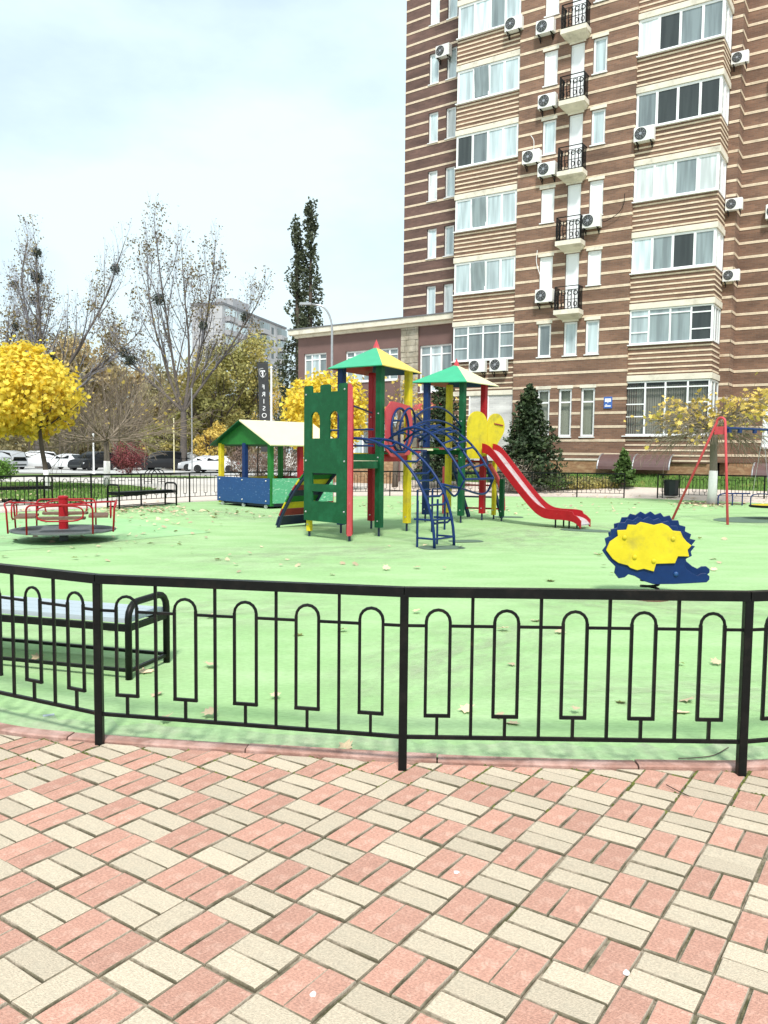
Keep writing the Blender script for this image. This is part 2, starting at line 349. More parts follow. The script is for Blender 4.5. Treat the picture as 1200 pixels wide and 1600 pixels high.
# ================================================================== THE SETTING
def sstep(a, b, x):
    t = min(1, max(0, (x-a)/(b-a))); return t*t*(3-2*t)
def HT(x, y):
    """height of the land: flat here, dropping a little towards the car park"""
    return -.32*sstep(34, 62, y)*sstep(6, -4, x)
def sheet(name, poly, z, m, label=None, parent=None, kind='structure'):
    mb = MB(); mb.add([(p[0], p[1], z+(HT(p[0], p[1]))) for p in poly], [tuple(range(len(poly)))])
    o = mb.build(name, M[m] if isinstance(m, str) else m, parent)
    if kind: o['kind'] = kind
    return o
# ground: one sheet to the horizon
xs = sorted(set([-900, -400, -200, -120, -80]+[-60+6*i for i in range(21)]+[80, 120, 200, 400, 900])); ys = [-40, -10, 0, 4, 10, 18, 26]+[30+4*i for i in range(12)]+[85, 100, 130, 180, 260, 400, 700, 1200]
mb = MB(); mb.add([(x, y, HT(x, y)-.06) for y in ys for x in xs], [(j*len(xs)+i, j*len(xs)+i+1, (j+1)*len(xs)+i+1, (j+1)*len(xs)+i) for j in range(len(ys)-1) for i in range(len(xs)-1)])
tag(mb.build('ground', M['ground_pale']), kind='structure')

# outline of the playground (kerb line in front, fence line behind)
KERB = [(-6.3, 7.6, 0), (-4.2, 5.75, 0), (-2.95, 4.78, 0), (-2.05, 4.27, 0), (-1.46, 4.12, 0), (-.64, 4.0, 0), (.08, 3.91, 0), (.64, 3.865, 0), (1.26, 3.84, 0), (1.89, 3.86, 0), (2.8, 4.05, 0), (4.2, 4.75, 0), (6.2, 6.2, 0)]
KC = catmull(KERB, 6)
FARF = [(-11.2, 15.3), (-10.6, 16.9), (-9.5, 18.45), (-8.49, 19.74), (-7.59, 20.9), (-6.7, 22.24), (-5.74, 23.8), (-4.5, 25.3), (-3.1, 26.7), (-1.5, 27.8), (.2, 28.5), (1.9, 28.85), (3.6, 29.0), (5.3, 29.0), (6.9, 28.9), (8.51, 28.64)]
FARR = [(9.63, 28.44), (11.3, 28.0), (12.9, 27.4), (14.3, 26.5), (15.4, 25.3)]
outline = [(p.x, p.y) for p in KC]+[(9.5, 9.5), (13, 14), (15.5, 20)]+[(x, y-.15) for x, y in reversed(FARF+FARR)]+[(-11.3, 13.0), (-9.2, 10.2)]
pg = sheet('playground_surface', outline, .0, 'green_rubber')
# joins between the rubber sheets: slightly different green where the rubber was patched
for poly in ([G(-60, 866), G(120, 852), G(330, 832), G(220, 812), G(90, 806), G(-60, 820)],):
    sheet('rubber_patch', poly, .004, 'green_rubber_worn', parent=pg, kind=None)
for (cx, cy, w, h, rz) in ((690, 856, .75, .5, .3), (728, 846, .6, .4, .3), (795, 808, .7, .45, -.2), (915, 829, 1.0, .55, -.5)):  # dark mats; the last sheet is the slide's shadow painted on the rubber
    c = G(cx, cy); Mr = Matrix.Rotation(rz, 2)
    P = []
    for k in range(14):
        a = 2*math.pi*k/14; q = Mr@Vector((w*.5*math.copysign(abs(math.cos(a))**.6, math.cos(a)), h*.5*math.copysign(abs(math.sin(a))**.6, math.sin(a)))); P.append((c.x+q.x, c.y+q.y))
    sheet('mat_and_shadow', P, .008, 'dark_mat_shadow', parent=pg, kind=None)

# scuffed, dusty spots where children run: discs that thin out towards their ragged rims
sm = bpy.data.materials.new('rubber_scuff'); sm.use_nodes = True; N_ = sm.node_tree.nodes; K_ = sm.node_tree.links; MATS['rubber_scuff'] = sm
b_ = N_['Principled BSDF']; b_.inputs['Base Color'].default_value = (.40, .44, .30, 1); b_.inputs['Roughness'].default_value = .95; b_.inputs['Specular IOR Level'].default_value = .1
t_ = N_.new('ShaderNodeTexCoord'); ln = N_.new('ShaderNodeVectorMath'); ln.operation = 'LENGTH'; K_.new(t_.outputs['Object'], ln.inputs[0])
fa = N_.new('ShaderNodeMapRange'); fa.inputs['From Min'].default_value = 1.0; fa.inputs['From Max'].default_value = .25; K_.new(ln.outputs['Value'], fa.inputs['Value'])
no = N_.new('ShaderNodeTexNoise'); no.inputs['Scale'].default_value = 4.5; no.inputs['Detail'].default_value = 7; no.inputs['Roughness'].default_value = .7; K_.new(t_.outputs['Object'], no.inputs['Vector'])
nr_ = N_.new('ShaderNodeMapRange'); nr_.inputs['From Min'].default_value = .42; nr_.inputs['From Max'].default_value = .68; nr_.inputs['To Max'].default_value = .6; K_.new(no.outputs['Fac'], nr_.inputs['Value'])
mu = N_.new('ShaderNodeMath'); mu.operation = 'MULTIPLY'; K_.new(fa.outputs[0], mu.inputs[0]); K_.new(nr_.outputs[0], mu.inputs[1])
tr_ = N_.new('ShaderNodeBsdfTransparent'); ms_ = N_.new('ShaderNodeMixShader'); K_.new(mu.outputs[0], ms_.inputs[0]); K_.new(tr_.outputs[0], ms_.inputs[1]); K_.new(b_.outputs[0], ms_.inputs[2]); K_.new(ms_.outputs[0], N_['Material Output'].inputs[0])
for i_, (sx, sy, sr, sq) in enumerate(((-5.3, 13.3, 2.6, 1.6), (-1.0, 12.0, 3.2, 2.0), (2.6, 14.8, 3.0, 1.7), (4.6, 16.4, 2.0, 1.4), (2.6, 8.0, 2.0, 1.2), (-2.0, 7.4, 2.4, 1.3), (.6, 6.0, 2.0, .9), (8.6, 18.8, 2.4, 1.5), (-3.4, 19.0, 3.0, 1.8), (2.0, 5.0, 1.6, .6))):
    o_ = MB().add([(math.cos(a), math.sin(a), 0) for a in np.linspace(0, 2*math.pi, 25)[:-1]], [tuple(range(24))]).build('scuff_mark', sm, pg); o_.location = (sx, sy, .0055+.0003*i_); o_.scale = (sr, sq, 1); o_.rotation_euler = (0, 0, i_*.7)
# dusty margin of the rubber along the kerb
edge = []
for k in range(6, len(KC)-6):
    d_ = (KC[k+1]-KC[k]).normalized(); q_ = Vector((-d_.y, d_.x, 0)); edge.append((KC[k], KC[k]+q_*(.13+.10*abs(math.sin(k*1.7))+.07*random.random())))
mb = MB(); mb.add([tuple(a+Vector((0, 0, .003))) for a, b in edge]+[tuple(b+Vector((0, 0, .003))) for a, b in edge], [(k, k+1, len(edge)+k+1, len(edge)+k) for k in range(len(edge)-1)]); mb.build('dusty_margin', M['rubber_dusty'], pg)
# ---- paved square in front: basket-weave bricks laid one by one
S_, A0 = .206, -.5987; X0, Y0 = .0586, 2.3653
U_ = Vector((math.cos(A0), math.sin(A0))); V_ = Vector((-math.sin(A0), math.cos(A0)))
def LW(i, j): return Vector((X0, Y0))+U_*(S_*i)+V_*(S_*j)
pave = MB().add([(-16, -8, -.0105), (16, -8, -.0105), (16, 11, -.0105)]+[(p.x, p.y, -.0105) for p in reversed(KC)]+[(-16, 11, -.0105)], [tuple(range(len(KC)+4))]).build('plaza_paving', M['joint_sand'])
tag(pave, kind='structure')
KIN = [(p.x, p.y) for p in KC]
def clip_kerb(poly, inset=.075):
    """cut a brick back along the kerb"""
    c = sum((Vector(p) for p in poly), Vector((0, 0)))/len(poly)
    best = min(range(len(KIN)-1), key=lambda k: (Vector(KIN[k])+Vector(KIN[k+1])-2*c).length)
    for k in (best-1, best, best+1):
        if k < 0 or k >= len(KIN)-1: continue
        a, b = Vector(KIN[k]), Vector(KIN[k+1]); d = (b-a).normalized(); n = Vector((d.y, -d.x)); a = a+n*inset
        o = []
        for i in range(len(poly)):
            p, q = Vector(poly[i]), Vector(poly[(i+1) % len(poly)]); sp, sq = (p-a).dot(n), (q-a).dot(n)
            if sp >= 0: o.append(p)
            if (sp >= 0) != (sq >= 0): o.append(p+(q-p)*(sp/(sp-sq)))
        poly = o
        if len(poly) < 3: return []
    return poly
def area(p): return abs(sum(p[i].x*p[(i+1) % len(p)].y-p[(i+1) % len(p)].x*p[i].y for i in range(len(p))))/2
bricks = []
def lay(i0, i1, j0, j1, red):
    g = random.uniform(.0020, .0048)/S_
    ji, jj = random.gauss(0, .011), random.gauss(0, .011)
    poly = [LW(i0+g+ji, j0+g+jj), LW(i1-g+ji, j0+g+jj), LW(i1-g+ji, j1-g+jj), LW(i0+g+ji, j1-g+jj)]
    c = sum(poly, Vector((0, 0)))/4
    r_ = random.gauss(0, .012); Mr = Matrix.Rotation(r_, 2); poly = [c+Mr@(p-c) for p in poly]
    full = clip_kerb(poly)
    if len(full) < 3 or area(full) < .0012: return
    bricks.append((full, red, c))
def block(i0, w, j, red):
    """one basket: red bricks run with j, sand bricks with i"""
    n = int(round(w*2))
    if red:
        for k in range(n): lay(i0+k*.5, i0+k*.5+.5, j, j+1, True)
    else:
        lay(i0, i0+1, j, j+.5, False); lay(i0, i0+1, j+.5, j+1, False)
        if n == 3: lay(i0+1, i0+1.5, j, j+1, False)
def near(i, j):
    p = LW(i, j); return -5.2 < p.x < 5.2 and .2 < p.y < 7.2
for j in range(-22, 24):
    for i in range(-3, 24):
        if near(i, j): block(i, 1, j, (i+j) % 2 == 1)
    if near(-4, j): block(-4.5, 1.5, j, j % 2 == 1)
    for n in range(0, 22):
        if near(-5.5-n, j): block(-5.5-n, 1, j, (n+j) % 2 == 0)
def brick_mesh(mb, poly, org, top):
    n = len(poly); c = sum(poly, Vector((0, 0)))/n
    tx, ty = random.gauss(0, .006), random.gauss(0, .006)
    def ring(ins, z):
        o = []
        for p in poly:
            d = c-p; q = p+d.normalized()*min(ins*1.35, d.length*.4)
            o.append((q.x-org.x, q.y-org.y, z+(q.x-c.x)*tx+(q.y-c.y)*ty))
        return o
    Vv = ring(0, top-.05)+ring(0, top-.0055)+ring(.0022, top-.0012)+ring(.0055, top)
    F = [(r_*n+i, r_*n+(i+1) % n, (r_+1)*n+(i+1) % n, (r_+1)*n+i) for r_ in range(3) for i in range(n)]+[tuple(3*n+i for i in range(n))]
    mb.add(Vv, F)
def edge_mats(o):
    """dirt on the flanks and arrises of the bricks, edge shade painted in"""
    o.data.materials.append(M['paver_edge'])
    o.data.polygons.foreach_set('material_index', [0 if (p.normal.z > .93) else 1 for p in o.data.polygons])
def vis_size(b):
    c = b[2]; x, y, d = PROJ((c.x, c.y, 0))
    return (1 if (-40 < x < 1240 and 1100 < y < 1650 and d > .5) else 0, -c.length)
bricks.sort(key=vis_size, reverse=True)
for poly, red, c in bricks[:300]:
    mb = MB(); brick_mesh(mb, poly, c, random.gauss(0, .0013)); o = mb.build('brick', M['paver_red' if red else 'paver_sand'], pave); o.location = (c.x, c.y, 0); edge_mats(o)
for red in (True, False):
    mb = MB()
    for poly, rd, c in bricks[300:]:
        if rd == red: brick_mesh(mb, poly, Vector((0, 0)), random.gauss(0, .0013))
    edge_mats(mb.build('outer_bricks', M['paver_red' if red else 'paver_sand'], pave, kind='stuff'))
# ---- kerb stones between paving and rubber
kerb = MB().add([(KIN[0][0], KIN[0][1], -.05), (KIN[0][0]+.01, KIN[0][1], -.05), (KIN[0][0], KIN[0][1]-.01, -.05)], [(0, 1, 2)]).build('kerb', M['kerb_red']); tag(kerb, kind='structure')
acc = []; L_ = 0
fine = catmull(KERB, 24)
seg = [fine[0]]
stones = []
for a, b in zip(fine, fine[1:]):
    L_ += (b-a).length; seg.append(b)
    if L_ > .95: stones.append(seg); seg = [b]; L_ = 0
stones.append(seg)
for sg in stones:
    if len(sg) < 3: continue
    mb = MB(); n = len(sg); c = sg[n//2]; rows = []; dz = random.gauss(0, .003)
    for k, p in enumerate(sg):
        t = (sg[min(k+1, n-1)]-sg[max(k-1, 0)]).normalized(); q = Vector((t.y, -t.x, 0))
        p2 = p+t*(.004 if k == 0 else (-.004 if k == n-1 else 0))-c
        rows.append([p2+q*w+Vector((0, 0, z+dz)) for w, z in ((.068, -.06), (.068, .008), (.060, .015), (-.008, .016), (-.016, .009), (-.016, -.06))])
    V0 = [v for r_ in rows for v in r_]
    F = [(k*6+i, k*6+i+1, (k+1)*6+i+1, (k+1)*6+i) for k in range(n-1) for i in range(5)]+[tuple(range(5, -1, -1)), tuple((n-1)*6+i for i in range(6))]
    mb.add(V0, F); o = mb.build('kerb_stone', M['kerb_red'], kerb); o.location = c
# moss and grit in the ragged joints along the kerb
V0, F0 = [], []
for k in range(1100):
    t = random.random()**.9; i = random.randint(8, len(KC)-12); p = KC[i].lerp(KC[i+1], random.random()); d = (KC[i+1]-KC[i]).normalized(); q = Vector((d.y, -d.x, 0))
    c = p+q*(.075+abs(random.gauss(0, .17)))
    # snap to the joint grid
    w = Vector((c.x-X0, c.y-Y0)); ii, jj = w.dot(U_)/S_, w.dot(V_)/S_
    off = 0 if ii > -3 else .5
    if random.random() < .5: ii = round((ii-off)*1)+off
    else: jj = round(jj)
    w = LW(ii, jj); s_ = random.uniform(.006, .018)
    o_ = len(V0); nn = 7; hh = s_*random.uniform(.25, .6)
    for a in range(nn):
        an = 2*math.pi*a/nn; rr = s_*random.uniform(.6, 1.2); V0.append((w.x+rr*math.cos(an), w.y+rr*math.sin(an), -.009))
    V0.append((w.x, w.y, -.004+hh))
    F0 += [(o_+a, o_+(a+1) % nn, o_+nn) for a in range(nn)]
mat('moss', (.10, .115, .02), .95, .35, 30, .8, 120, island=.4)
tag(mesh_np('moss', np.array(V0), np.array(F0), M['moss']), 'green moss and grit growing in the paving joints along the kerb', 'moss', kind='stuff')

# ---- ground behind the fence: path, lawns, bank, car park
def ring_off(pts, d):
    o = []
    for k, p in enumerate(pts):
        a = Vector(pts[max(k-1, 0)]); b = Vector(pts[min(k+1, len(pts)-1)]); t = (b-a).normalized(); o.append((p[0]-t.y*d, p[1]+t.x*d))
    return o
FF = FARF+FARR
path_in = ring_off(FF, .05); path_out = ring_off(FF, 2.6)
mb = MB(); n = len(FF); mb.add([(x, y, .004+HT(x, y)-.012) for x, y in path_in]+[(x, y, .004+HT(x, y)-.012) for x, y in path_out], [(k, k+1, n+k+1, n+k) for k in range(n-1)])
tag(mb.build('path', M['path_paver']), kind='structure')
lawn_pts = [(-14.5, 21.3), (-11.2, 24.4), (-9.2, 26.0), (-8.4, 28.3), (-8.9, 31.5), (-11.0, 35), (-14, 37), (-30, 40), (-34, 24)]
def lawn(name, pts, z, label, dens=1600, hgt=.05, m='grass'):
    o = sheet(name, pts, z, m)
    return o
lawn('lawn', lawn_pts, .008, '')
lawn('lawn', [(-26, 53), (-20, 52.5), (-12, 54), (-11, 57), (-16, 60), (-28, 60)], .006, '')
sheet('car_park', [(-60, 63), (-4.5, 63), (-4.5, 92), (-60, 92)], .0, 'asphalt_pale')
# ================================================================== FENCES
def hoop_path(cx, w, zb, zt, fn):
    """closed outline of one hoop: square foot, round head"""
    r_ = w/2; P = [(cx-r_, zb), (cx+r_, zb), (cx+r_, zt-r_)]
    for k in range(1, 8): a = math.pi*k/8; P.append((cx+r_*math.cos(a), zt-r_+r_*math.sin(a)))
    P.append((cx-r_, zt-r_)); return [fn(u, z) for u, z in P]
def fence_panel(a, b, fence, detail=True):
    a = Vector((a[0], a[1], 0)); b = Vector((b[0], b[1], 0)); d = (b-a); L = d.length; x = d/L
    fn = lambda u, z: tuple(a+x*(u*L)+Vector((0, 0, z)))
    mats_ = M['iron_black']
    o = MB().bar(fn(.0, .852), fn(1., .852), .045, .045).build('top_rail', mats_, fence, True); o2 = MB().bar(fn(.012, .158), fn(.988, .158), .017, .017).build('bottom_rail', mats_, fence, True)
    inf = MB()
    w = .112/L; hs = [.1, .3, .5, .7, .9]
    for u in hs:
        mb = MB() if detail else inf
        r_ = .056; P = [(u*L-r_, .262), (u*L+r_, .262), (u*L+r_, .712)]
        for k in range(1, 8): an = math.pi*k/8; P.append((u*L+r_*math.cos(an), .712+r_*math.sin(an)))
        P.append((u*L-r_, .712)); P = [Vector(fn(p/L, z)) for p, z in P]
        if detail:
            # rod bent to a round head, square foot
            mb.tube(P[2:], .0078, 6, caps=False); jut = .014/L
            mb.bar(P[1], P[2], .0145); mb.bar(P[-1], P[0], .0145)
            mb.bar(fn(u-r_/L-jut*.5, .262), fn(u+r_/L+jut*.5, .262), .015, .015)
            mb.bar(fn(u, .166), fn(u, .255), .0145)
            mb.build('hoop', mats_, fence, True)
        else:
            mb.tube(P[1:], .008, 4, caps=False); mb.bar(P[0], P[1], .014); mb.bar(P[-1], P[0], .014); mb.bar(fn(u, .166), fn(u, .255), .0145)
    for u in (.2, .4, .6, .8):
        mb = MB() if detail else inf
        mb.bar(fn(u, .166), fn(u, .83), .0145)
        if detail: mb.build('picket', mats_, fence, True)
    xs_ = [0]+sum([[u-.056/L, u+.056/L] for u in hs], [])+[1]
    for k in range(0, len(xs_), 2):
        mb = MB() if detail else inf
        mb.bar(fn(xs_[k]+(.012 if k == 0 else .004), .692), fn(xs_[k+1]-(.012 if k == len(xs_)-2 else .004), .692), .013, .013)
        if detail: mb.build('cross_rod', mats_, fence, True)
    if not detail: inf.build('railing_infill', mats_, fence, True, kind='stuff')
def fence_run(pts, label, detail, group=None, cat='fence'):
    f = thing('iron_fence', label, cat, (pts[0][0], pts[0][1], 0), 0, group)
    for p in pts:
        o = MB().chbox((p[0], p[1], .41), (.04, .04, .86), .004).build('post', M['iron_black'], f, True)
    for p, q in zip(pts, pts[1:]): fence_panel(p, q, f, detail)
    return f
fence_run([(-5.35, 6.9), (-4.1, 5.75), (-2.85, 4.75), (-1.44, 4.03), (.10, 3.74), (1.70, 3.72), (3.25, 4.08), (4.7, 4.85), (5.9, 5.8)],
          'black iron fence with round-headed hoops running across the front of the green playground', True)
fence_run(FARF, 'long black iron fence curving round the far side of the playground, left of the opening', False)
fence_run(FARR, 'short black iron fence section behind the swing, right of the opening and the bin', False)
# gate posts and a low black bar frame beside the opening are part of the fence ends
# ---- benches
def bench(name, label, p0, p1, depth, seat_z, top_z, slat, group='tube-framed benches', r_=.024, nsl=4):
    """bench from p0 to p1 along its front edge; depth goes to the left of p0->p1"""
    p0 = Vector((p0[0], p0[1], 0)); p1 = Vector((p1[0], p1[1], 0)); x = (p1-p0).normalized(); y = Vector((-x.y, x.x, 0)); L = (p1-p0).length
    t = thing(name, label, 'bench', p0, 0, group)
    for e in (p0, p1):
        P = [e+Vector((0, 0, .0)), e+Vector((0, 0, top_z-.1))]
        for k in range(1, 5): an = math.pi/2*k/4; P.append(e+y*(.1-.1*math.cos(an))+Vector((0, 0, top_z-.1+.1*math.sin(an))))
        for k in range(0, 5): an = math.pi/2*k/4; P.append(e+y*(depth-.1+.1*math.sin(an))+Vector((0, 0, top_z-.1+.1*math.cos(an))))
        P.append(e+y*depth)
        MB().tube(P, r_, 10).build('end_hoop', M['iron_black'], t, True, smooth=True)
    fr = MB()
    for dy in (0, depth): fr.bar(p0+y*dy+Vector((0, 0, seat_z-.045)), p1+y*dy+Vector((0, 0, seat_z-.045)), .03, .045); fr.bar(p0+y*dy+Vector((0, 0, .06)), p1+y*dy+Vector((0, 0, .06)), .022)
    for e in (p0, p1): fr.bar(e+Vector((0, 0, seat_z-.045)), e+y*depth+Vector((0, 0, seat_z-.045)), .03, .04); fr.bar(e+Vector((0, 0, .055)), e+y*depth+Vector((0, 0, .055)), .022)
    fr.build('frame', M['iron_black'], t, True)
    w = (depth-.02)/nsl
    for k in range(nsl):
        a = p0+y*(.01+w*(k+.5))+Vector((0, 0, seat_z)); MB().bar(a+x*.015, a+x*(L-.015), w-.006, .03).build('slat', M[slat], t, True)
    return t
bench('bench', 'bench with pale grey slats and black tube ends just behind the front fence', (-3.45, 5.72), (-1.66, 5.20), .46, .385, .50, 'bench_slat')
bench('bench', 'black slatted bench inside the far fence, to the right of the red roundabout', (-6.72, 20.45), (-5.72, 22.2), .42, .42, .62, 'iron_black')
bench('bench', 'black bench outside the far fence, beside the globe maple trunk', tuple(G(-45, 790))[:2], tuple(G(82, 785))[:2], .5, .45, .74, 'iron_black')
# ================================================================== THE BRICK TOWER BLOCK
TH = R(32.8)
BO = Vector((11.44, 33.0, 0))           # middle of the right-hand bay; local x runs right along the front, local y into the house
tower = thing('brick_tower_block', 'tall brown brick apartment block with cream stripes and white framed windows', 'building', BO, -TH)
ROOF_Z = 27.6; ST = 2.88
def wall(name, x0, x1, z0, z1, y, holes, m, parent, reveal=.12, axis='x', kind=None):
    """brick sheet with window openings and their reveals; axis 'x' runs along the front, 'y' runs into the house at x=y"""
    cx = sorted(set([x0, x1]+[h[0] for h in holes]+[h[1] for h in holes])); cz = sorted(set([z0, z1]+[h[2] for h in holes]+[h[3] for h in holes]))
    cx = [c for c in cx if x0 <= c <= x1]; cz = [c for c in cz if z0 <= c <= z1]
    P = (lambda u, d, z: (u, y+d, z)) if axis == 'x' else (lambda u, d, z: (y-d, u, z))
    mb = MB()
    for a, b in zip(cx, cx[1:]):
        for c, d in zip(cz, cz[1:]):
            mx_, mz = (a+b)/2, (c+d)/2
            if any(h[0] < mx_ < h[1] and h[2] < mz < h[3] for h in holes): continue
            mb.quad(P(a, 0, c), P(b, 0, c), P(b, 0, d), P(a, 0, d))
    for h in holes:
        for (u0, z_0, u1, z_1) in ((h[0], h[2], h[1], h[2]), (h[1], h[2], h[1], h[3]), (h[1], h[3], h[0], h[3]), (h[0], h[3], h[0], h[2])):
            mb.quad(P(u0, 0, z_0), P(u1, 0, z_1), P(u1, reveal, z_1), P(u0, reveal, z_0))
    return mb.build(name, m, parent, kind=kind)
def bands(x0, x1, y, zs, holes, parent, t=.125, proud=.018, axis='x', extra=None):
    """cream stripes: courses standing a little proud, broken at the windows"""
    mb = MB()
    for z in zs:
        cuts = sorted([(h[0], h[1]) for h in holes if h[2]-.02 < z < h[3]+.02]); u = x0
        for (a, b) in cuts+[(x1, x1)]:
            if a-u > .03:
                for zz in (z-.026, z+.026):      # two courses with a joint between
                    if axis == 'x': mb.bbox(u, a, y-proud, y+.03, zz-.0235, zz+.0235)
                    else: mb.bbox(y-.03, y+proud, u, a, zz-.0235, zz+.0235)
            u = max(u, b)
    return mb.build('stripe_courses', M['cream_band'], parent, kind='stuff')
def window(x0, x1, z0, z1, y, cols, panes, parent, fr=.08, trans=None, sill=True, bot=.0, name='window'):
    """white frame with each pane of its own; cols = fractions of mullions, panes = material per column, trans = {col: [fractions of transoms]}"""
    cs = [0]+list(cols)+[1]; fm = MB(); W = x1-x0; H = z1-z0
    fm.bbox(x0, x0+fr, y, y+.07, z0, z1); fm.bbox(x1-fr, x1, y, y+.07, z0, z1)
    fm.bbox(x0+fr, x1-fr, y, y+.07, z1-fr, z1); fm.bbox(x0+fr, x1-fr, y, y+.07, z0, z0+fr+bot)
    rects = []
    for k in range(len(cs)-1):
        a = x0+cs[k]*W+(fr if k == 0 else fr*.55); b = x0+cs[k+1]*W-(fr if k == len(cs)-2 else fr*.55)
        if k < len(cs)-2: fm.bbox(b, b+fr*1.1, y-.006, y+.064, z0+fr+bot, z1-fr)
        zc = [z0+fr+bot]+[z0+q*H for q in (trans or {}).get(k, [])]+[z1-fr]
        for j in range(len(zc)-1):
            c = zc[j]+(fr*.4 if j else 0); d = zc[j+1]-(fr*.4 if j < len(zc)-2 else 0)
            if j < len(zc)-2: fm.bbox(a, b, y-.004, y+.06, d, d+fr*.8)
            rects.append((a, b, c, d, k, j, len(zc)-1))
    if sill: fm.bbox(x0-.04, x1+.04, y-.14, y+.0, z0-.05, z0-.01)
    w = fm.build(name, M['white_frame'], parent)
    for (a, b, c, d, k, j, nj) in rects:
        pm = panes[k] if isinstance(panes, (list, tuple)) else panes
        if isinstance(pm, dict): pm = pm.get(j, pm.get('*'))
        e = random.uniform(-.004, .004)
        MB().add([(a, y+.03+e, c), (b, y+.03-e, c), (b, y+.034-e, d), (a, y+.034+e, d)], [(0, 1, 2, 3)]).build('pane', M[pm], w)
    return w
# ---- middle strip between the bays
midh = []; mid_specs = []
for k, z0 in enumerate([5.79, 8.68, 11.56, 14.44, 17.32, 20.2, 23.1]):
    for (a, b) in ((-5.66, -5.04), (-4.47, -3.86), (-3.5, -2.9)):
        door = (a == -4.47 and k > 0)
        zb = z0-1.0 if door else z0
        midh.append((a, b, zb, z0+1.42)); mid_specs.append((a, b, zb, z0+1.42, k, door))
for (a, b) in ((-5.62, -5.02), (-4.62, -4.02), (-3.62, -3.0)): midh.append((a, b, 2.3, 4.36)); mid_specs.append((a, b, 2.3, 4.36, -1, False))
wall('front_wall', -6.78, -1.68, 1.28, ROOF_Z, 0, midh, BRICK, tower)
STRZ = [1.55+.582*k for k in range(10)]+[7.38+.576*k for k in range(35)]
bands(-6.78, -1.68, 0, STRZ, midh, tower)
wall('wall_end', 0, .16, 1.28, ROOF_Z, -1.68, [], BRICK, tower, axis='y')
bands(0, .13, -1.68, STRZ, [], tower, axis='y')
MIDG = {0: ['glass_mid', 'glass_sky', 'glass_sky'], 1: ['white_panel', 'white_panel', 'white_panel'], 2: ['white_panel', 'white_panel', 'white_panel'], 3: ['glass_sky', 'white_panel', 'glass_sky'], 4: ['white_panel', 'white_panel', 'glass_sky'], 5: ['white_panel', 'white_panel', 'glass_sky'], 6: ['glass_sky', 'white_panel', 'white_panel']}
for (a, b, zb, zt, k, door) in mid_specs:
    i = {-5.66: 0, -4.47: 1, -3.5: 2}.get(a, 0)
    if k >= 0: window(a+.01, b-.01, zb, zt, .07, [], MIDG[k][i], tower, sill=not door, trans={0: [.4]} if door else None, name='balcony_door' if door else 'window')
    else:
        window(a+.01, b-.01, zb, zt, .07, [], 'glass_clear', tower, trans={0: [.72]})
        MB().add([(a, .26, zb), (b, .26, zb), (b, .26, zt), (a, .26, zt)], [(0, 1, 2, 3)]).build('curtain', M['curtain'], tower)
# pale lintels over the middle windows
mb = MB()
for (a, b, zb, zt, k, door) in mid_specs: mb.bbox(a-.05, b+.05, -.03, .02, zt+.01, zt+.15)
mb.build('lintels', M['cream_slab'], tower, kind='stuff')
# ---- balconies
def rail_curve(mb, x, y, z, h, s):
    mb.tube([(x, y+.0, z), (x, y-s*.5, z+h*.25), (x, y-s, z+h*.5), (x, y-s*.3, z+h)], .02, 4, caps=False)
for k in range(6):
    zs_ = 7.60+ST*k
    sl = MB(); sl.bbox(-4.72, -3.6, -.62, -.02, zs_-.14, zs_+.05)
    sl.add([(-4.68, -.55, zs_-.14), (-3.64, -.55, zs_-.14), (-3.75, -.02, zs_-.3), (-4.57, -.02, zs_-.3), (-4.68, -.02, zs_-.14), (-3.64, -.02, zs_-.14)], [(0, 3, 2, 1), (0, 4, 3), (1, 2, 5)])
    b_ = sl.build('balcony', M['cream_slab'], tower)
    rl = MB(); z0, z1 = zs_+.06, zs_+1.02; xa, xb, yf = -4.68, -3.64, -.58
    rl.bar((xa, yf, z1), (xb, yf, z1), .04, .03); rl.bar((xa, -.03, z1), (xa, yf, z1), .03); rl.bar((xb, -.03, z1), (xb, yf, z1), .03)
    rl.bar((xa, yf, z0+.03), (xb, yf, z0+.03), .025); rl.bar((xa, yf, z1-.16), (xb, yf, z1-.16), .02); rl.bar((xa, yf, z0+.4), (xb, yf, z0+.4), .02)
    for i in range(8):
        x = xa+(xb-xa)*i/7; rail_curve(rl, x, yf, z0, z1-z0-.16, .05)
    for i in range(4):
        x = xa+(xb-xa)*(i+.5)/4
        rl.tube([(x+.09*math.cos(t_), yf-.02, z1-.3+.09*math.sin(t_)) for t_ in np.linspace(0, 2*math.pi, 10)[:-1]], .018, 4, closed=True)
        rl.tube([(x+.07*math.cos(t_), yf-.03, z0+.2+.1*math.sin(t_)) for t_ in np.linspace(0, 2*math.pi, 10)[:-1]], .017, 4, closed=True)
    for y in (-.15, -.28, -.41, -.52):
        for x in (xa, xb): rl.bar((x, y, z0), (x, y, z1), .028)
    for x in (xa, xb, ): rl.bar((x, yf, zs_+.02), (x, yf, z1), .03)
    rl.build('railing', M['iron_black'], b_)
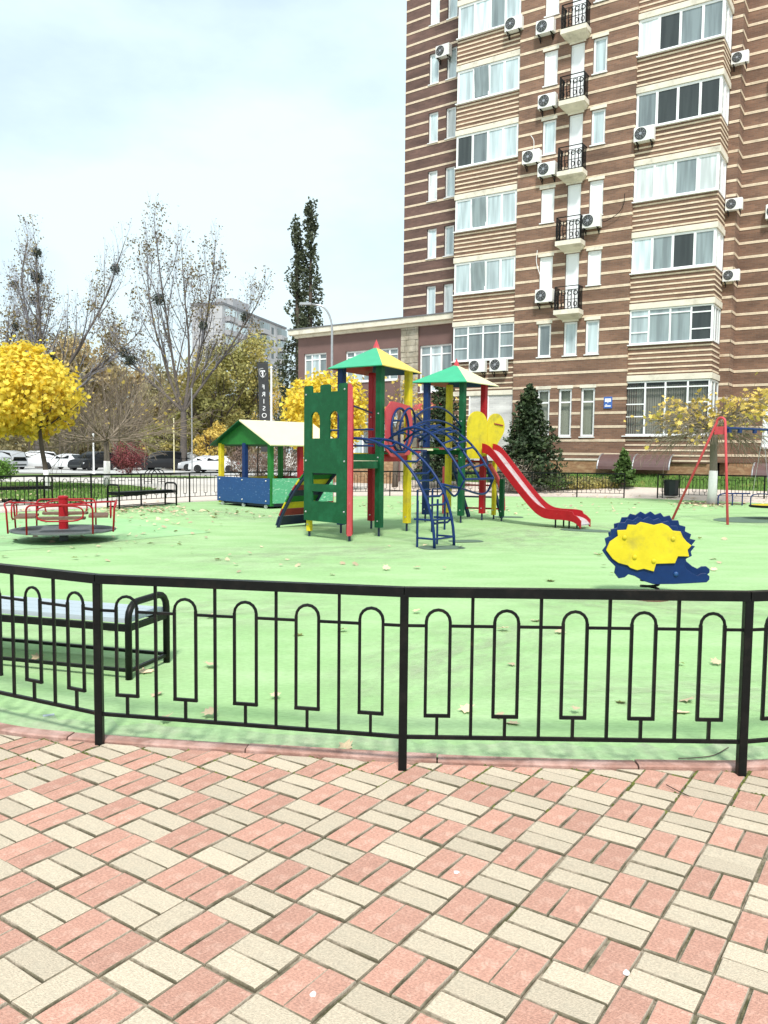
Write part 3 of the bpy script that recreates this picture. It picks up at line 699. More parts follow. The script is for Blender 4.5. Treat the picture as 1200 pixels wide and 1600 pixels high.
# ---- bay with four panes, left of the middle strip
def parapet(x0, x1, y, z0, z1, parent, side=None, n=6, m=None):
    """brick parapet with close cream courses"""
    o = MB(); o.bbox(x0, x1, y, y+.2, z0, z1)
    if side: o.bbox(x1-.2, x1-.001, y+.2, side, z0, z1)
    p = o.build('parapet', m or BRICK, parent); st = MB(); d = (z1-z0)/n
    for k in range(n):
        z = z0+d*(k+.42); st.bbox(x0, x1+.0, y-.022, y+.02, z-.032, z+.032)
        if side: st.bbox(x1-.02, x1+.022, y+.0, side, z-.032, z+.032)
    st.build('stripe_courses', M['cream_band'], p, kind='stuff')
    return p
Bx0, Bx1, By = -9.92, -6.80, .1
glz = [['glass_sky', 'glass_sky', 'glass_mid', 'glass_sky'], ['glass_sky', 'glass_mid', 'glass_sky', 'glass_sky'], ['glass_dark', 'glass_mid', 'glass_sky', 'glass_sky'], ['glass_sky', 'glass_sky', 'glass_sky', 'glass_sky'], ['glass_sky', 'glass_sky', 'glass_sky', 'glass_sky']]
sills1 = [8.9+2.875*k for k in range(6)]
for k, z in enumerate(sills1):
    window(Bx0+.02, Bx1-.02, z, z+1.44, By+.0, [.27, .52, .76], glz[[4, 3, 2, 1, 0, 1][k]], tower, fr=.085, sill=True)
    MB().bbox(Bx0-.02, Bx1+.0, By-.05, By+.3, z+1.45, z+1.68).build('lintel', M['cream_slab'], tower)
    zt = z+2.875-.05
    parapet(Bx0, Bx1, By, z+1.69, zt, tower)
    # one sash tilted open
    if k in (0, 1, 3):
        a = Bx0+.02+.29*(Bx1-Bx0); MB().add([(a, By+.01, z+.12), (a+.7, By+.01, z+.12), (a+.7, By-.13, z+1.34), (a, By-.13, z+1.34)], [(0, 1, 2, 3)]).build('open_sash', M['glass_mid'], tower)
# bay 1, second floor and below
window(Bx0+.02, Bx1-.02, 5.82, 7.42, By, [.25, .5, .77], ['glass_mid']*4, tower, fr=.06, trans={0: [.36, .74], 1: [.76], 2: [.76], 3: [.36, .74]})
MB().bbox(Bx0-.02, Bx1, By-.05, By+.3, 7.43, 7.64).build('lintel', M['cream_slab'], tower)
parapet(Bx0, Bx1, By, 7.65, 8.85, tower)
parapet(Bx0, Bx1, By, 4.42, 5.77, tower)
MB().bbox(Bx0-.02, Bx1, By-.04, By+.3, 4.2, 4.41).build('lintel', M['cream_slab'], tower)
MB().bbox(Bx0+.9, Bx1-.02, By+.02, By+.3, 1.2, 4.19).build('pale_brick_panel', BRICK_P, tower)
parapet(Bx0, Bx0+.9, By+.02, 1.2, 4.19, tower, n=12)
mb = MB(); mb.bbox(Bx0+1.85, Bx0+1.91, By-.01, By+.02, 1.3, 4.19); mb.bbox(Bx0+.9, Bx0+.96, By-.01, By+.02, 1.3, 4.19); mb.build('white_trim', M['white_frame'], tower)
# ---- bay with glazed corner, right of the middle strip
Cx0, Cx1, Cy, Cd = -1.68, 1.60, .12, 1.5
sills2 = [8.98+2.875*k for k in range(6)]
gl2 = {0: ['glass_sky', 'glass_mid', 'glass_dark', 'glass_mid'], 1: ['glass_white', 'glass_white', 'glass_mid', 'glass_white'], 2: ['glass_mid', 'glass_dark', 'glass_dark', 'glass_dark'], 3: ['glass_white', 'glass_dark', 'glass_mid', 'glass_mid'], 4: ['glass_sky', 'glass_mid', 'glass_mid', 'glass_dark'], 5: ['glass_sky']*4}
def side_glazing(x, y0, y1, z0, z1, parent, ms):
    """glazed right flank of the bay"""
    fm = MB(); n = len(ms); f_ = .07
    fm.bbox(x-.07, x, y0, y1, z0, z0+f_); fm.bbox(x-.07, x, y0, y1, z1-f_, z1)
    d = (y1-y0)/n
    for k in range(n+1): yy = min(max(y0+d*k, y0+f_/2), y1-f_/2); fm.bbox(x-.072, x+.004, yy-f_/2, yy+f_/2, z0+f_, z1-f_)
    w = fm.build('window', M['white_frame'], parent)
    for k in range(n):
        a, b = y0+d*k+f_/2, y0+d*(k+1)-f_/2
        MB().add([(x-.035, a, z0+f_), (x-.035, b, z0+f_), (x-.035, b, z1-f_), (x-.035, a, z1-f_)], [(0, 1, 2, 3)]).build('pane', M[ms[k]], w)
for k, z in enumerate(sills2):
    window(Cx0+.02, Cx1-.01, z, z+1.42, Cy, [.25, .5, .76], gl2[k], tower, fr=.085)
    side_glazing(Cx1, Cy+.07, Cy+Cd-.05, z, z+1.42, tower, ['glass_white', 'white_panel'])
    MB().bbox(Cx0, Cx1+.06, Cy-.06, Cy+Cd-.02, z+1.43, z+1.65).build('lintel', M['cream_slab'], tower)
    parapet(Cx0, Cx1, Cy, z+1.66, z+2.82, tower, side=Cy+Cd)
MB().bbox(Cx0, Cx1+.03, Cy-.03, Cy+Cd, sills2[-1]+2.83, ROOF_Z).build('bay_top', BRICK, tower)
# second floor and ground floor of this bay
window(Cx0+.02, Cx1-.01, 6.08, 7.50, Cy, [.24, .50, .75], ['glass_sky', 'glass_mid', 'glass_mid', 'glass_dark'], tower, fr=.06, trans={0: [.34, .8], 1: [.84], 2: [.84], 3: [.34, .8]})
side_glazing(Cx1, Cy+.07, Cy+Cd-.05, 6.08, 7.5, tower, ['glass_mid', 'glass_dark', 'glass_mid'])
MB().bbox(Cx0, Cx1+.06, Cy-.06, Cy+Cd-.02, 7.51, 7.74).build('lintel', M['cream_slab'], tower)
parapet(Cx0, Cx1, Cy, 7.75, 8.93, tower, side=Cy+Cd)
parapet(Cx0, Cx1, Cy, 4.82, 6.03, tower, side=Cy+Cd)
MB().bbox(Cx0-.12, Cx1+.08, Cy-.1, Cy+Cd-.02, 4.58, 4.81).build('lintel', M['cream_slab'], tower)
window(Cx0-.08, Cx1-.0, 2.34, 4.56, Cy-.04, [.25, .49, .75], ['glass_clear']*4, tower, fr=.06, trans={0: [.35, .58, .88], 1: [.88], 2: [.88], 3: [.3, .6, .88]})
side_glazing(Cx1+.03, Cy+.07, Cy+Cd-.05, 2.34, 4.56, tower, ['glass_mid', 'glass_dark'])
mb = MB()
for k in range(34): x = Cx0+.02+k*.093; mb.box((x, Cy+.2, 3.4), (.078, .004, 2.0), rz=.35)
mb.build('blinds', M['blinds'], tower, kind='stuff')
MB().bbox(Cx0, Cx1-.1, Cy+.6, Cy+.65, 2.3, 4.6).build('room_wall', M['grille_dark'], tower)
parapet(Cx0-.08, Cx1, Cy-.04, 1.22, 2.28, tower, side=Cy+Cd, n=5)
# ---- plinth of rough stone and cream ledge
MB().bbox(-6.75, Cx0-.1, -.02, .3, -.5, 1.27).build('plinth', M['plinth_stone'], tower)
MB().bbox(-6.78, Cx0-.1, -.06, .1, 1.28, 1.36).build('plinth_ledge', M['cream_slab'], tower)
MB().bbox(Cx0-.08, Cx1, Cy+.05, Cy+1.4, -.5, 1.2).build('plinth', M['plinth_stone'], tower)
MB().bbox(Bx0, Bx1, By+.1, By+.5, -.5, 1.18).build('plinth', M['plinth_stone'], tower)
# ---- recessed walls right of the corner bay
R1, R2, RX = 1.5, 2.45, 2.02
h2 = [(3.55, 4.3, z, z+1.45) for z in [5.8, 8.7, 11.55, 14.45, 17.3, 20.2]]+[(3.2, 4.4, 1.9, 4.2)]+[(5.4, 6.5, z, z+1.45) for z in [5.8, 8.7, 11.55, 14.45, 17.3, 20.2]]
wall('front_wall', Cx1-.3, RX, 1.25, ROOF_Z, R1+Cy, [], BRICK, tower)
bands(Cx1+.02, RX+.018, R1+Cy, STRZ, [], tower)
wall('wall_return', R1+Cy, R2+Cy, 1.25, ROOF_Z, RX, [], BRICK, tower, axis='y')
bands(R1+Cy-.018, R2+Cy, RX, STRZ, [], tower, axis='y')
wall('front_wall', RX, 9.0, 1.25, ROOF_Z, R2+Cy, h2, BRICK, tower)
bands(RX+.02, 9.0, R2+Cy, STRZ, h2, tower)
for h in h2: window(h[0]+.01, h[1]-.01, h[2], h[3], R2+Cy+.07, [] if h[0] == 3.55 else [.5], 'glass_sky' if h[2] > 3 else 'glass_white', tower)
MB().bbox(RX-.4, 9.0, R2+Cy+.03, R2+Cy+.4, -.5, 1.24).build('plinth', M['plinth_stone'], tower)
# ---- left wing, set back and turned a little
WO = Vector((3.41, 41.4, 0)); TW = R(36)
lw = TH-TW
def WL(x, y, z):       # wing coordinates -> tower coordinates
    p = Vector((math.cos(TW)*x+math.sin(TW)*y, -math.sin(TW)*x+math.cos(TW)*y, 0))+WO-BO
    q = Matrix.Rotation(TH, 3, 'Z')@p; return (q.x, q.y, z)
def in_wing(o):
    o.data.transform(Matrix.Translation(Vector(WL(0, 0, 0)))@Matrix.Rotation(lw, 4, 'Z')); return o
wz = [8.6+ST*k for k in range(6)]
wh = [(a, b, z, z+1.48) for z in wz for (a, b) in ((-1.68, -1.1), (-.64, -.06))]
wing_wall = in_wing(wall('wing_wall', -3.11, 1.2, 0, ROOF_Z, 0, wh, BRICK_W, tower))
in_wing(bands(-3.11, 1.2, 0, STRZ[10:], wh, tower))
wing_end = in_wing(wall('wing_end', 0, 8, 0, ROOF_Z, -3.11, [], BRICK_W, tower, axis='y'))
for i, h in enumerate(wh):
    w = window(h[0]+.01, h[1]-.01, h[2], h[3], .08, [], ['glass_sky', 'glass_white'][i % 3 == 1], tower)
    in_wing(w)
    for c in w.children: in_wing(c)
in_wing(MB().bbox(-3.05, 1.2, .3, 10, 0, ROOF_Z-.1).build('wing_core', BRICK_W, tower))
# inside of the block behind the glass, and the roof
MB().bbox(-9.85, -1.3, .32, 10, .1, ROOF_Z-.05).build('core', BRICK, tower)
MB().bbox(-1.3, Cx1-.15, .85, 10, .1, ROOF_Z-.05).build('core', BRICK, tower)
MB().bbox(RX+.1, 8.9, R2+Cy+.35, 12, .1, ROOF_Z-.05).build('core', BRICK, tower)
MB().bbox(-10.1, 9.1, -.2, 12, ROOF_Z, ROOF_Z+.3).build('roof', M['roof_grey'], tower)
# ---- curved canopies over the basement steps
def canopy(x0, x1, y, zt, r_, n=3):
    c = MB(); P = []
    for k in range(9): a = math.pi/2*k/8; P.append((y-r_*1.25*math.sin(a), zt-r_*(1-math.cos(a))))
    V0 = [(x0, p[0], p[1]) for p in P]+[(x1, p[0], p[1]) for p in P]
    c.add(V0, [(k, k+1, 10+k, 9+k) for k in range(8)]); o = c.build('canopy', M['awning_brown'], tower)
    rb = MB()
    for i in range(n):
        x = x0+(x1-x0)*i/(n-1); rb.tube([(x, p[0]-.01, p[1]+.012) for p in P], .03, 6)
    rb.build('canopy_rib', M['steel'], o)
canopy(-2.55, .35, -.05, 1.55, .62); canopy(3.1, 6.5, 1.9, 1.25, .62)
# ---- house number plaque on the middle strip
pl = thing('house_number_plaque', 'small blue and white number plaque on the brown brick wall', 'sign', tuple(Matrix.Translation(BO)@Matrix.Rotation(-TH, 4, 'Z')@Vector((-2.42, -.03, 3.72))), -TH)
MB().chbox((0, 0, 0), (.36, .03, .48), .012).build('plate', M['sign_blue'], pl)
MB().bbox(-.13, .13, -.020, -.016, .03, .17).build('white_field', M['sign_white'], pl)
mb = MB(); mb.bbox(-.015, .015, -.020, -.016, -.02, .02); mb.bbox(-.1, -.03, -.020, -.016, -.1, -.075); mb.bbox(-.13, .13, -.020, -.016, -.17, -.12); mb.build('lettering', M['sign_white'], pl)
# ---- air-conditioner units bolted to the front
def TP(x, y, z): return tuple(Matrix.Translation(BO)@Matrix.Rotation(-TH, 4, 'Z')@Vector((x, y, z)))
ac0 = None
def ac(x, y, z, label, rz=0, s=1.0):
    global ac0
    if ac0 is None:
        t = thing('air_conditioner', label, 'air conditioner', (0, 0, 0), 0, 'air conditioner units on the brick tower')
        MB().chbox((0, -.15, .28), (.80, .30, .56), .02).build('casing', M['ac_white'], t)
        g = MB().lathe([(.225, -.302), (.235, -.318), (.215, -.318), (.21, -.306)], (-.12, 0, .29), 20, 'Y').build('fan_guard', M['grille_dark'], t)
        mb_ = MB()
        for r_ in (.06, .12, .18): mb_.tube([(-.12+r_*math.cos(a), -.321, .29+r_*math.sin(a)) for a in np.linspace(0, 2*math.pi, 17)[:-1]], .005, 4, closed=True)
        for k in range(4): a = math.pi*k/4; mb_.bar((-.12-.21*math.cos(a), -.319, .29-.21*math.sin(a)), (-.12+.21*math.cos(a), -.319, .29+.21*math.sin(a)), .008)
        mb_.lathe([(.05, -.316), (.05, -.326)], (-.12, 0, .29), 10, 'Y'); mb_.build('fan_grille', M['steel'], g)
        br_ = MB()
        for xx in (-.28, .28): br_.bar((xx, 0, -.02), (xx, -.34, -.02), .03); br_.bar((xx, -.0, -.22), (xx, -.3, -.03), .025); br_.bar((xx, -.0, -.25), (xx, 0, .02), .03)
        br_.build('bracket', M['iron_black'], t, kind='stuff'); ac0 = t; c = t
    else: c = copy_tree(ac0); c['label'] = label
    c.location = TP(x, y, z); c.rotation_euler = (0, 0, -TH+rz); c.scale = (s, s, s)
    return c
ac(-7.05, .06, 19.95, 'white air conditioner high on the striped parapet of the left bay')
ac(-5.55, -.02, 19.4, 'white air conditioner left of the topmost balcony in view')
ac(-5.38, -.02, 16.3, 'white air conditioner left of the second balcony from the top')
ac(-6.05, -.02, 14.1, 'white air conditioner hung near the left bay, upper of a pair beside the third balcony')
ac(-5.32, -.02, 13.45, 'white air conditioner hard by the third balcony, lower of the pair')
ac(-3.30, -.02, 11.0, 'white air conditioner right of the fourth balcony, below a closed white window')
ac(-5.30, -.02, 8.10, 'white air conditioner left of the lowest balcony')
ac(-8.50, .06, 5.25, 'left of two air conditioners under the wide second-floor window')
ac(-7.45, .06, 5.25, 'right of two air conditioners under the wide second-floor window')
ac(-1.25, .08, 14.15, 'white air conditioner on the right bay below its second window from the top')
ac(1.62+.35, R1+Cy-.02, 17.0, 'air conditioner with square grille beside the right bay, topmost of three', s=.8)
ac(1.62+.35, R1+Cy-.02, 11.35, 'air conditioner with square grille beside the right bay, middle of three', s=.8)
ac(1.62+.35, R1+Cy-.02, 8.55, 'air conditioner with square grille beside the right bay, lowest of three', s=.8)
ac(3.42, R2+Cy-.02, 16.3, 'air conditioner at the right picture edge, upper one on the recessed wall')
ac(3.42, R2+Cy-.02, 11.05, 'air conditioner at the right picture edge, lower one on the recessed wall')
c = ac(0, 0, 0, 'small air conditioner between the two narrow top windows of the left wing'); q = WL(-.72, -.02, 21.15); c.location = TP(*q); c.rotation_euler = (0, 0, -TW)
# ---- loose cables on the front
def cable(pts, label, m='white_frame'):
    P = catmull([TP(*p) for p in pts], 6); o = MB().tube(P, .014, 5).build('loose_cable', M[m]); tag(o, label, 'cable', 'loose cables on the brick front')
cable([(-2.9, -.1, 11.3), (-2.75, -.12, 11.2), (-2.2, -.15, 11.45), (-1.98, -.15, 11.8), (-1.95, -.16, 12.2)], 'black cable bent upward beside the fourth balcony air conditioner', 'iron_black')
cable([(-5.3, -.1, 8.7), (-5.55, -.12, 9.3), (-5.75, -.1, 9.9), (-5.72, -.1, 10.4)], 'pale cable rising above the lowest air conditioner')
cable([(-6.0, -.1, 14.7), (-6.0, -.12, 15.1), (-6.15, -.1, 15.35)], 'pale cable stub above the pair of air conditioners')

# ================================================================== LOW ANNEX
AO = Vector((3.41, 41.4, 0))-Vector((math.sin(TW), math.cos(TW), 0))*1.0
annex = thing('low_annex', 'low maroon plaster annex with cream cornice and large windows left of the tower', 'building', AO, -TW)
ah = [(-9.17, -7.53, 5.3, 7.0), (-6.17, -2.7, 5.3, 6.95), (-1.36, .53, 4.6, 6.93)]+[(-9.17, -7.53, 1.2, 3.6), (-6.17, -2.7, 1.2, 3.6), (-1.36, .53, 1.2, 3.4)]
wall('wall', -9.6, .9, -.3, 8.0, 0, ah, M['maroon_plaster'], annex)
wall('end_wall', 0, 9, -.3, 8.0, -9.6, [], M['maroon_plaster'], annex, axis='y')
for i, h in enumerate(ah):
    n = 3 if h[1]-h[0] < 2 else 6
    window(h[0], h[1], h[2], h[3], .08, [k/n for k in range(1, n)], ['glass_mid', 'glass_sky', 'glass_mid', 'glass_dark', 'glass_mid', 'glass_mid'][:n], annex, trans={k: [.8] if k < n-1 else [.35, .8] for k in range(n)})
mb = MB(); mb.bbox(-10.0, .9, -.42, 9, 8.06, 8.32); mb.bbox(-9.75, .9, -.16, 9, 7.9, 8.05); mb.build('cornice', M['cream_slab'], annex)
MB().bbox(-10.05, .9, -.46, 9, 8.325, 8.38).build('roof', M['roof_grey'], annex)
# stone pilaster and lower facing, stone by stone
fac = MB().bbox(-2.44, -1.45, -.03, .05, -.3, 7.88).build('stone_facing', M['stone_beige'], annex)
random.seed(5)
for (xa, xb, za, zb) in ((-2.48, -1.41, 3.6, 7.9),):
    z = za
    while z < zb-.1:
        h_ = random.uniform(.22, .34); x = xa
        while x < xb-.05:
            w_ = min(random.uniform(.25, .5), xb-x); MB().bbox(x+.008, x+w_-.008, -.05-random.uniform(.01, .05), -.031, z+.008, min(z+h_, zb)-.008).build('stone', M['stone_beige'], fac); x += w_
        z += h_
MB().bbox(-9.5, .85, .3, 9, -.3, 7.9).build('core', M['roof_grey'], annex)
MB().bbox(-9.62, -2.6, -.06, .0, -.3, 1.1).build('plinth', M['plinth_stone'], annex)
MB().add([(-1.3, -.05, 4.05), (1.2, -.05, 4.05), (1.2, -1.3, 3.75), (-1.3, -1.3, 3.75), (-1.3, -1.3, 3.6), (1.2, -1.3, 3.6)], [(0, 1, 2, 3), (3, 2, 5, 4)]).build('red_awning', M['paint_pink'], annex)

# ================================================================== FAR PANEL BLOCK
PC = PY(348, 700, 165.)
pbk = thing('panel_block', 'far grey concrete panel block with balconies, half hidden behind the trees', 'building', (PC.x, PC.y, 0), R(74.8))
# local x runs along the long front, away from the viewer; local y runs left along the near end
zt_, Lp, Dp = 31.0, 33.5, 6.8
MB().bbox(0, Lp, 0, Dp, -1, zt_).build('wall', M['grey_panel'], pbk)
MB().bbox(-.25, Lp+.2, -.25, Dp+.2, zt_+.0, zt_+.45).build('roof', M['roof_grey'], pbk)
MB().bbox(9, 17, 2, 6, zt_+.46, zt_+3.0).build('lift_house', M['grey_panel_b'], pbk)
for k in range(3): MB().tube([(4+k*1.7, 3, zt_+.4), (4+k*1.7, 3, zt_+3.5+k)], .07, 5).build('antenna', M['steel'], pbk)
seam = MB()
for z in np.arange(3, zt_, 2.8): seam.bbox(-.03, -.001, 0, Dp, z, z+.1); seam.bbox(0, Lp, -.03, -.001, z, z+.1)
for x in (0.1, 6, 11, 17, 22, 27.5): seam.bbox(x, x+.12, -.035, -.002, -1, zt_)
seam.build('panel_seams', M['grey_panel_b'], pbk, kind='stuff')
for cx in (1.2, 7.2, 18.2, 28.4):
    for z in np.arange(12.0, zt_-1.5, 2.8):
        b_ = MB().bbox(cx, cx+3.6, -1.2, -.04, z-.9, z+.1).build('balcony', M['grey_panel_b'], pbk)
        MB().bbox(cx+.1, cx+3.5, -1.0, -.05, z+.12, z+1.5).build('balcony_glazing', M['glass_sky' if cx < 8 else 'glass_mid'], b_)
for cx in (5.2, 11.6, 13.6, 15.4, 22.6, 25.0):
    for z in np.arange(12.0, zt_-1.5, 2.8): MB().bbox(cx, cx+1.2, -.06, -.02, z-.1, z+1.4).build('window', M['glass_dark' if cx in (13.6, 25.0) else 'glass_mid'], pbk)
# ================================================================== PLAY STRUCTURE (two roofed towers, castle front, ramp, arch ladders, slide)
def V3(p, z=0): return Vector((p[0], p[1], z))
ps = thing('play_structure', 'colourful wooden climbing frame with two roofed towers, green castle front and red slide', 'play structure', (.6, 15.8, 0))
EE = Vector((.8, -.6, 0)); GG = Vector((.6, .8, 0)); ZZ = Vector((0, 0, 1))
def post(p, m, z0=.16, z1=3.06, w=.125, rz=-.64):
    o = MB().chbox((p[0], p[1], (z0+z1)/2), (w, w, z1-z0), .012, rz).build('post', M[m], ps, True)
    MB().box((p[0], p[1], z0/2-.02), (.03, .03, z0+.06), rz).build('foot', M['paint_navy'], o, True)
    bl = MB()
    for zz in (z0+.12, 1.42, 2.2):
        if zz < z1: bl.lathe([(.014, 0), (.014, .012), (.006, .018)], (p[0]-.03, p[1]-w*.52, zz), 8, 'Y')
    bl.build('bolt', M['steel'], o, True, kind='stuff')
    return o
T1 = dict(b=(-.80, 15.0), g=(-.09, 14.49), y=(.44, 15.51), r=(-.25, 15.96)); T2 = dict(b=(.91, 17.75), g=(1.67, 17.52), y=(1.46, 18.49), r=(2.22, 18.26))
for T in (T1, T2):
    for k, m in (('b', 'paint_blue'), ('g', 'paint_green'), ('y', 'paint_yellow'), ('r', 'paint_red')): post(T[k], m)
def roof(T, cols, ze, za, sc=1.42, order='bgyr'):
    c = sum((V3(T[k]) for k in 'bgyr'), Vector())/4
    K = [c+(V3(T[k])-c)*sc+ZZ*ze for k in order]; ap = c+ZZ*za
    for i in range(4):
        a, b = K[i], K[(i+1) % 4]; n = (b-a).cross(ap-a).normalized()*.018
        if n.z < 0: n = -n
        MB().add([a, b, ap, a-n, b-n, ap-n], [(0, 1, 2), (5, 4, 3), (0, 3, 4, 1), (1, 4, 5, 2), (2, 5, 3, 0)]).build('roof_panel', M[cols[i]], ps, True)
    MB().lathe([(.075, -.06), (.05, .04), (.0, .16)], (ap.x, ap.y, ap.z-.02), 4).build('finial', M['paint_pink'], ps, True)
roof(T1, ['paint_green_roof', 'paint_yellow_roof', 'paint_blue', 'paint_red'], 3.03, 3.47)
roof(T2, ['paint_green_roof', 'paint_cream', 'paint_blue', 'paint_red'], 3.03, 3.46, 1.55, 'bgry')
# decks
def deck(P, z, m='dark_deck', t=.05, edge=None):
    c = sum((V3(p) for p in P), Vector())/len(P)
    MB().prism([(p[0], p[1]) for p in P], lambda u, v, t_: (u, v, t_), z-t, z).build('deck', M[m], ps, True)
    for i in range(len(P)):
        if edge and edge[i]:
            a, b = V3(P[i], z-.07), V3(P[(i+1) % len(P)], z-.07); MB().bar(a, b, .045, .13).build('deck_beam', M[edge[i]], ps, True)
A_, B_ = (-1.33, 14.37), (-.58, 13.6)
deck([T1['b'], T1['g'], T1['y'], T1['r']], 1.48, edge=['paint_green', 'paint_red', 'paint_red', 'paint_red'])
deck([A_, B_, T1['g'], T1['b']], 1.36, 'paint_cream', edge=['paint_green', 'paint_green', None, 'paint_green'])
deck([T2['b'], T2['g'], T2['r'], T2['y']], 1.62, edge=['paint_green', 'paint_green', 'paint_yellow', 'paint_pink'])
# castle front: one board with battlements, arched windows and slots
def lin(a, b, u): return V3(a)+(V3(b)-V3(a))*u
cx_ = (V3(B_)-V3(A_)); CL = cx_.length; cn = Vector((cx_.y, -cx_.x, 0)).normalized()      # towards the camera
Ao = V3(A_)-cx_.normalized()*.03+cn*.07; CW = CL+.06
def castle_pt(u, z, t): return Ao+cx_.normalized()*u+ZZ*z+cn*t
def slab_with_holes(u0, u1, z0, z1, holes, fn, t0, t1, top=None):
    """board cut on a grid around rectangular holes; arched heads added as corner fillers"""
    mb = MB(); us = sorted(set([u0, u1]+[h[0] for h in holes]+[h[1] for h in holes])); zs_ = sorted(set([z0, z1]+[h[2] for h in holes]+[h[3] for h in holes]))
    for a, b in zip(us, us[1:]):
        for c, d in zip(zs_, zs_[1:]):
            if any(h[0] < (a+b)/2 < h[1] and h[2] < (c+d)/2 < h[3] for h in holes): continue
            mb.quad(fn(a, c, t1), fn(b, c, t1), fn(b, d, t1), fn(a, d, t1)); mb.quad(fn(a, c, t0), fn(a, d, t0), fn(b, d, t0), fn(b, c, t0))
    for (a, b, c, d) in [(u0, u1, z0, z1)]+[h[:4] for h in holes]:
        for (p, q, r_, s_) in ((a, c, b, c), (b, c, b, d), (b, d, a, d), (a, d, a, c)): mb.quad(fn(p, q, t0), fn(r_, s_, t0), fn(r_, s_, t1), fn(p, q, t1))
    for h in holes:
        if len(h) > 4:                       # arched head
            a, b, c, d = h[:4]; r_ = (b-a)/2; cxx = (a+b)/2
            for sgn in (-1, 1):
                P = [(cxx+sgn*r_, d)]+[(cxx+sgn*r_*math.cos(math.pi/2*k/6), d-r_+r_*math.sin(math.pi/2*k/6)) for k in range(7)]
                mb.prism(P if sgn > 0 else P[::-1], fn, t0, t1)
    return mb
W = CW
holes = [(W*.16, W*.38, 1.74, 2.20, 1), (W*.60, W*.83, 1.74, 2.20, 1), (W*.2, W*.77, .95, 1.14), (W*.2, W*.77, .65, .82)]
mb = slab_with_holes(0, W, .30, 2.53, holes, castle_pt, 0, .035)
for (a, b) in ((0, .19), (.39, .61), (.81, 1.0)):
    P = [(W*a, 2.53), (W*b, 2.53), (W*b, 2.63), (W*b-.03, 2.655), (W*a+.03, 2.655), (W*a, 2.63)]; mb.prism(P, castle_pt, 0, .035)
cf = mb.build('castle_front', M['paint_green'], ps, True)
bl = MB()
for u, z in ((.05, 1.35), (.95, 1.35), (.05, .45), (.95, .5), (.05, 2.5), (.95, 2.55)): p = castle_pt(W*u, z, .036); bl.lathe([(.018, 0), (.016, -.012), (.006, -.018)], p, 8, 'Y')
bl.build('bolt', M['steel'], cf, True, kind='stuff')
post(A_, 'paint_yellow', .1, 2.4, .09); post(B_, 'paint_red', .12, 2.4, .09)
sp = lambda u, z, t: V3(B_)+cx_.normalized()*(.045+t)+GG*u+cn*.10+ZZ*z
MB().prism([(0, .1), (.10, .1), (.10, 2.58), (.06, 2.64), (0, 2.64)], sp, 0, .03).build('castle_side', M['paint_pink'], ps, True)
# bars behind the castle windows and grab bars
bars = MB()
for z in (1.62, 1.9): bars.tube([V3(A_, z)+GG*.5, V3(B_, z)+GG*.5+EE*.1], .017, 6)
bars.tube([V3(B_, 2.28)+GG*.1, V3(T1['r'], 2.28)], .018, 6)
bars.build('grab_bar', M['paint_blue'], ps, True, kind='stuff')
# ramp of coloured slats, bowed, going down to the left
ra = V3(T1['b'])-EE*.06-GG*.02
RW = .92
def ramp_pt(s, w, dz=0):
    q = s/1.42; z = 1.44*math.cos(q*math.pi/2)**.8 if q < 1 else 0
    return ra-EE*(1.58*q)+GG*(w)+ZZ*(max(z, .0)+.03+dz)
NS = 15; cyc = ['paint_navy', 'paint_darkred', 'paint_yellow', 'paint_green_bright']
qs = [1.42*(k/NS)**.8 for k in range(NS+1)]
for k in range(NS):
    a, b = qs[k], qs[k+1]; p0, p1 = ramp_pt(a, 0), ramp_pt(b, 0); d = (p1-p0); n = d.cross(GG).normalized(); n = n if n.z > 0 else -n
    e = d*.05; V0 = []
    for w in (-.02, RW):
        for (p, o_) in ((p0+e, 0), (p1-e, 0), (p1-e, .03), (p0+e, .03)): V0.append(p+GG*w+n*o_)
    MB().add(V0, [(0, 1, 2, 3), (7, 6, 5, 4), (0, 4, 5, 1), (1, 5, 6, 2), (2, 6, 7, 3), (3, 7, 4, 0)]).build('ramp_slat', M[cyc[(NS-1-k) % 4]], ps, True)
for w in (.03, RW-.05): MB().tube([ramp_pt(1.42*k/16, w, -.035) for k in range(17)], .035, 6).build('ramp_rail', M['paint_navy'], ps, True)
# first arch ladder: from the castle deck over and down to the ground
def arch(base, out, s1, z0, w0, w1, wd, up=0.0, n=18, ze=0.0):
    P = []
    for k in range(n+1):
        a = math.pi/2*k/n; P.append(base+out*(s1*math.sin(a))+wd+ZZ*(ze+(z0-ze)*math.cos(a)))
    return P
base = V3(B_)+EE*.08+GG*.06
LA = []
for w in (0, .58):
    P = [base-EE*.15+GG*w+ZZ*1.74]+arch(base, EE, 1.60, 1.74, 0, 0, GG*w)
    LA.append(P); MB().tube(P, .024, 8).build('arch_rail', M['paint_blue'], ps, True, smooth=True)
for k in (2, 4, 6, 8, 10, 11, 13, 14, 16):
    a, b = LA[0][k], LA[1][k]; m_ = (a+b)/2-ZZ*.05-EE*.05
    P = [a, a.lerp(m_, .35)-ZZ*.045, m_-ZZ*.01, b.lerp(m_, .35)-ZZ*.045, b]; MB().tube(P, .018, 6).build('rung', M['paint_blue'], ps, True, smooth=True)
for z_ in (.10, .40):
    k_ = min(range(len(LA[0])), key=lambda i: abs(LA[0][i].z-z_) if i > 8 else 9)
    for (a_, b_) in ((LA[0][k_], LA[1][k_]), (LA[0][k_], LA[0][k_]-EE*.34), (LA[1][k_], LA[1][k_]-EE*.34)): MB().tube([a_, b_], .016, 6).build('stay_bar', M['paint_blue'], ps, True)
for w_ in (0, 1): p_ = LA[w_][-1]-EE*.33; MB().tube([p_, p_+ZZ*.75], .018, 6).build('stay_post', M['paint_blue'], ps, True)
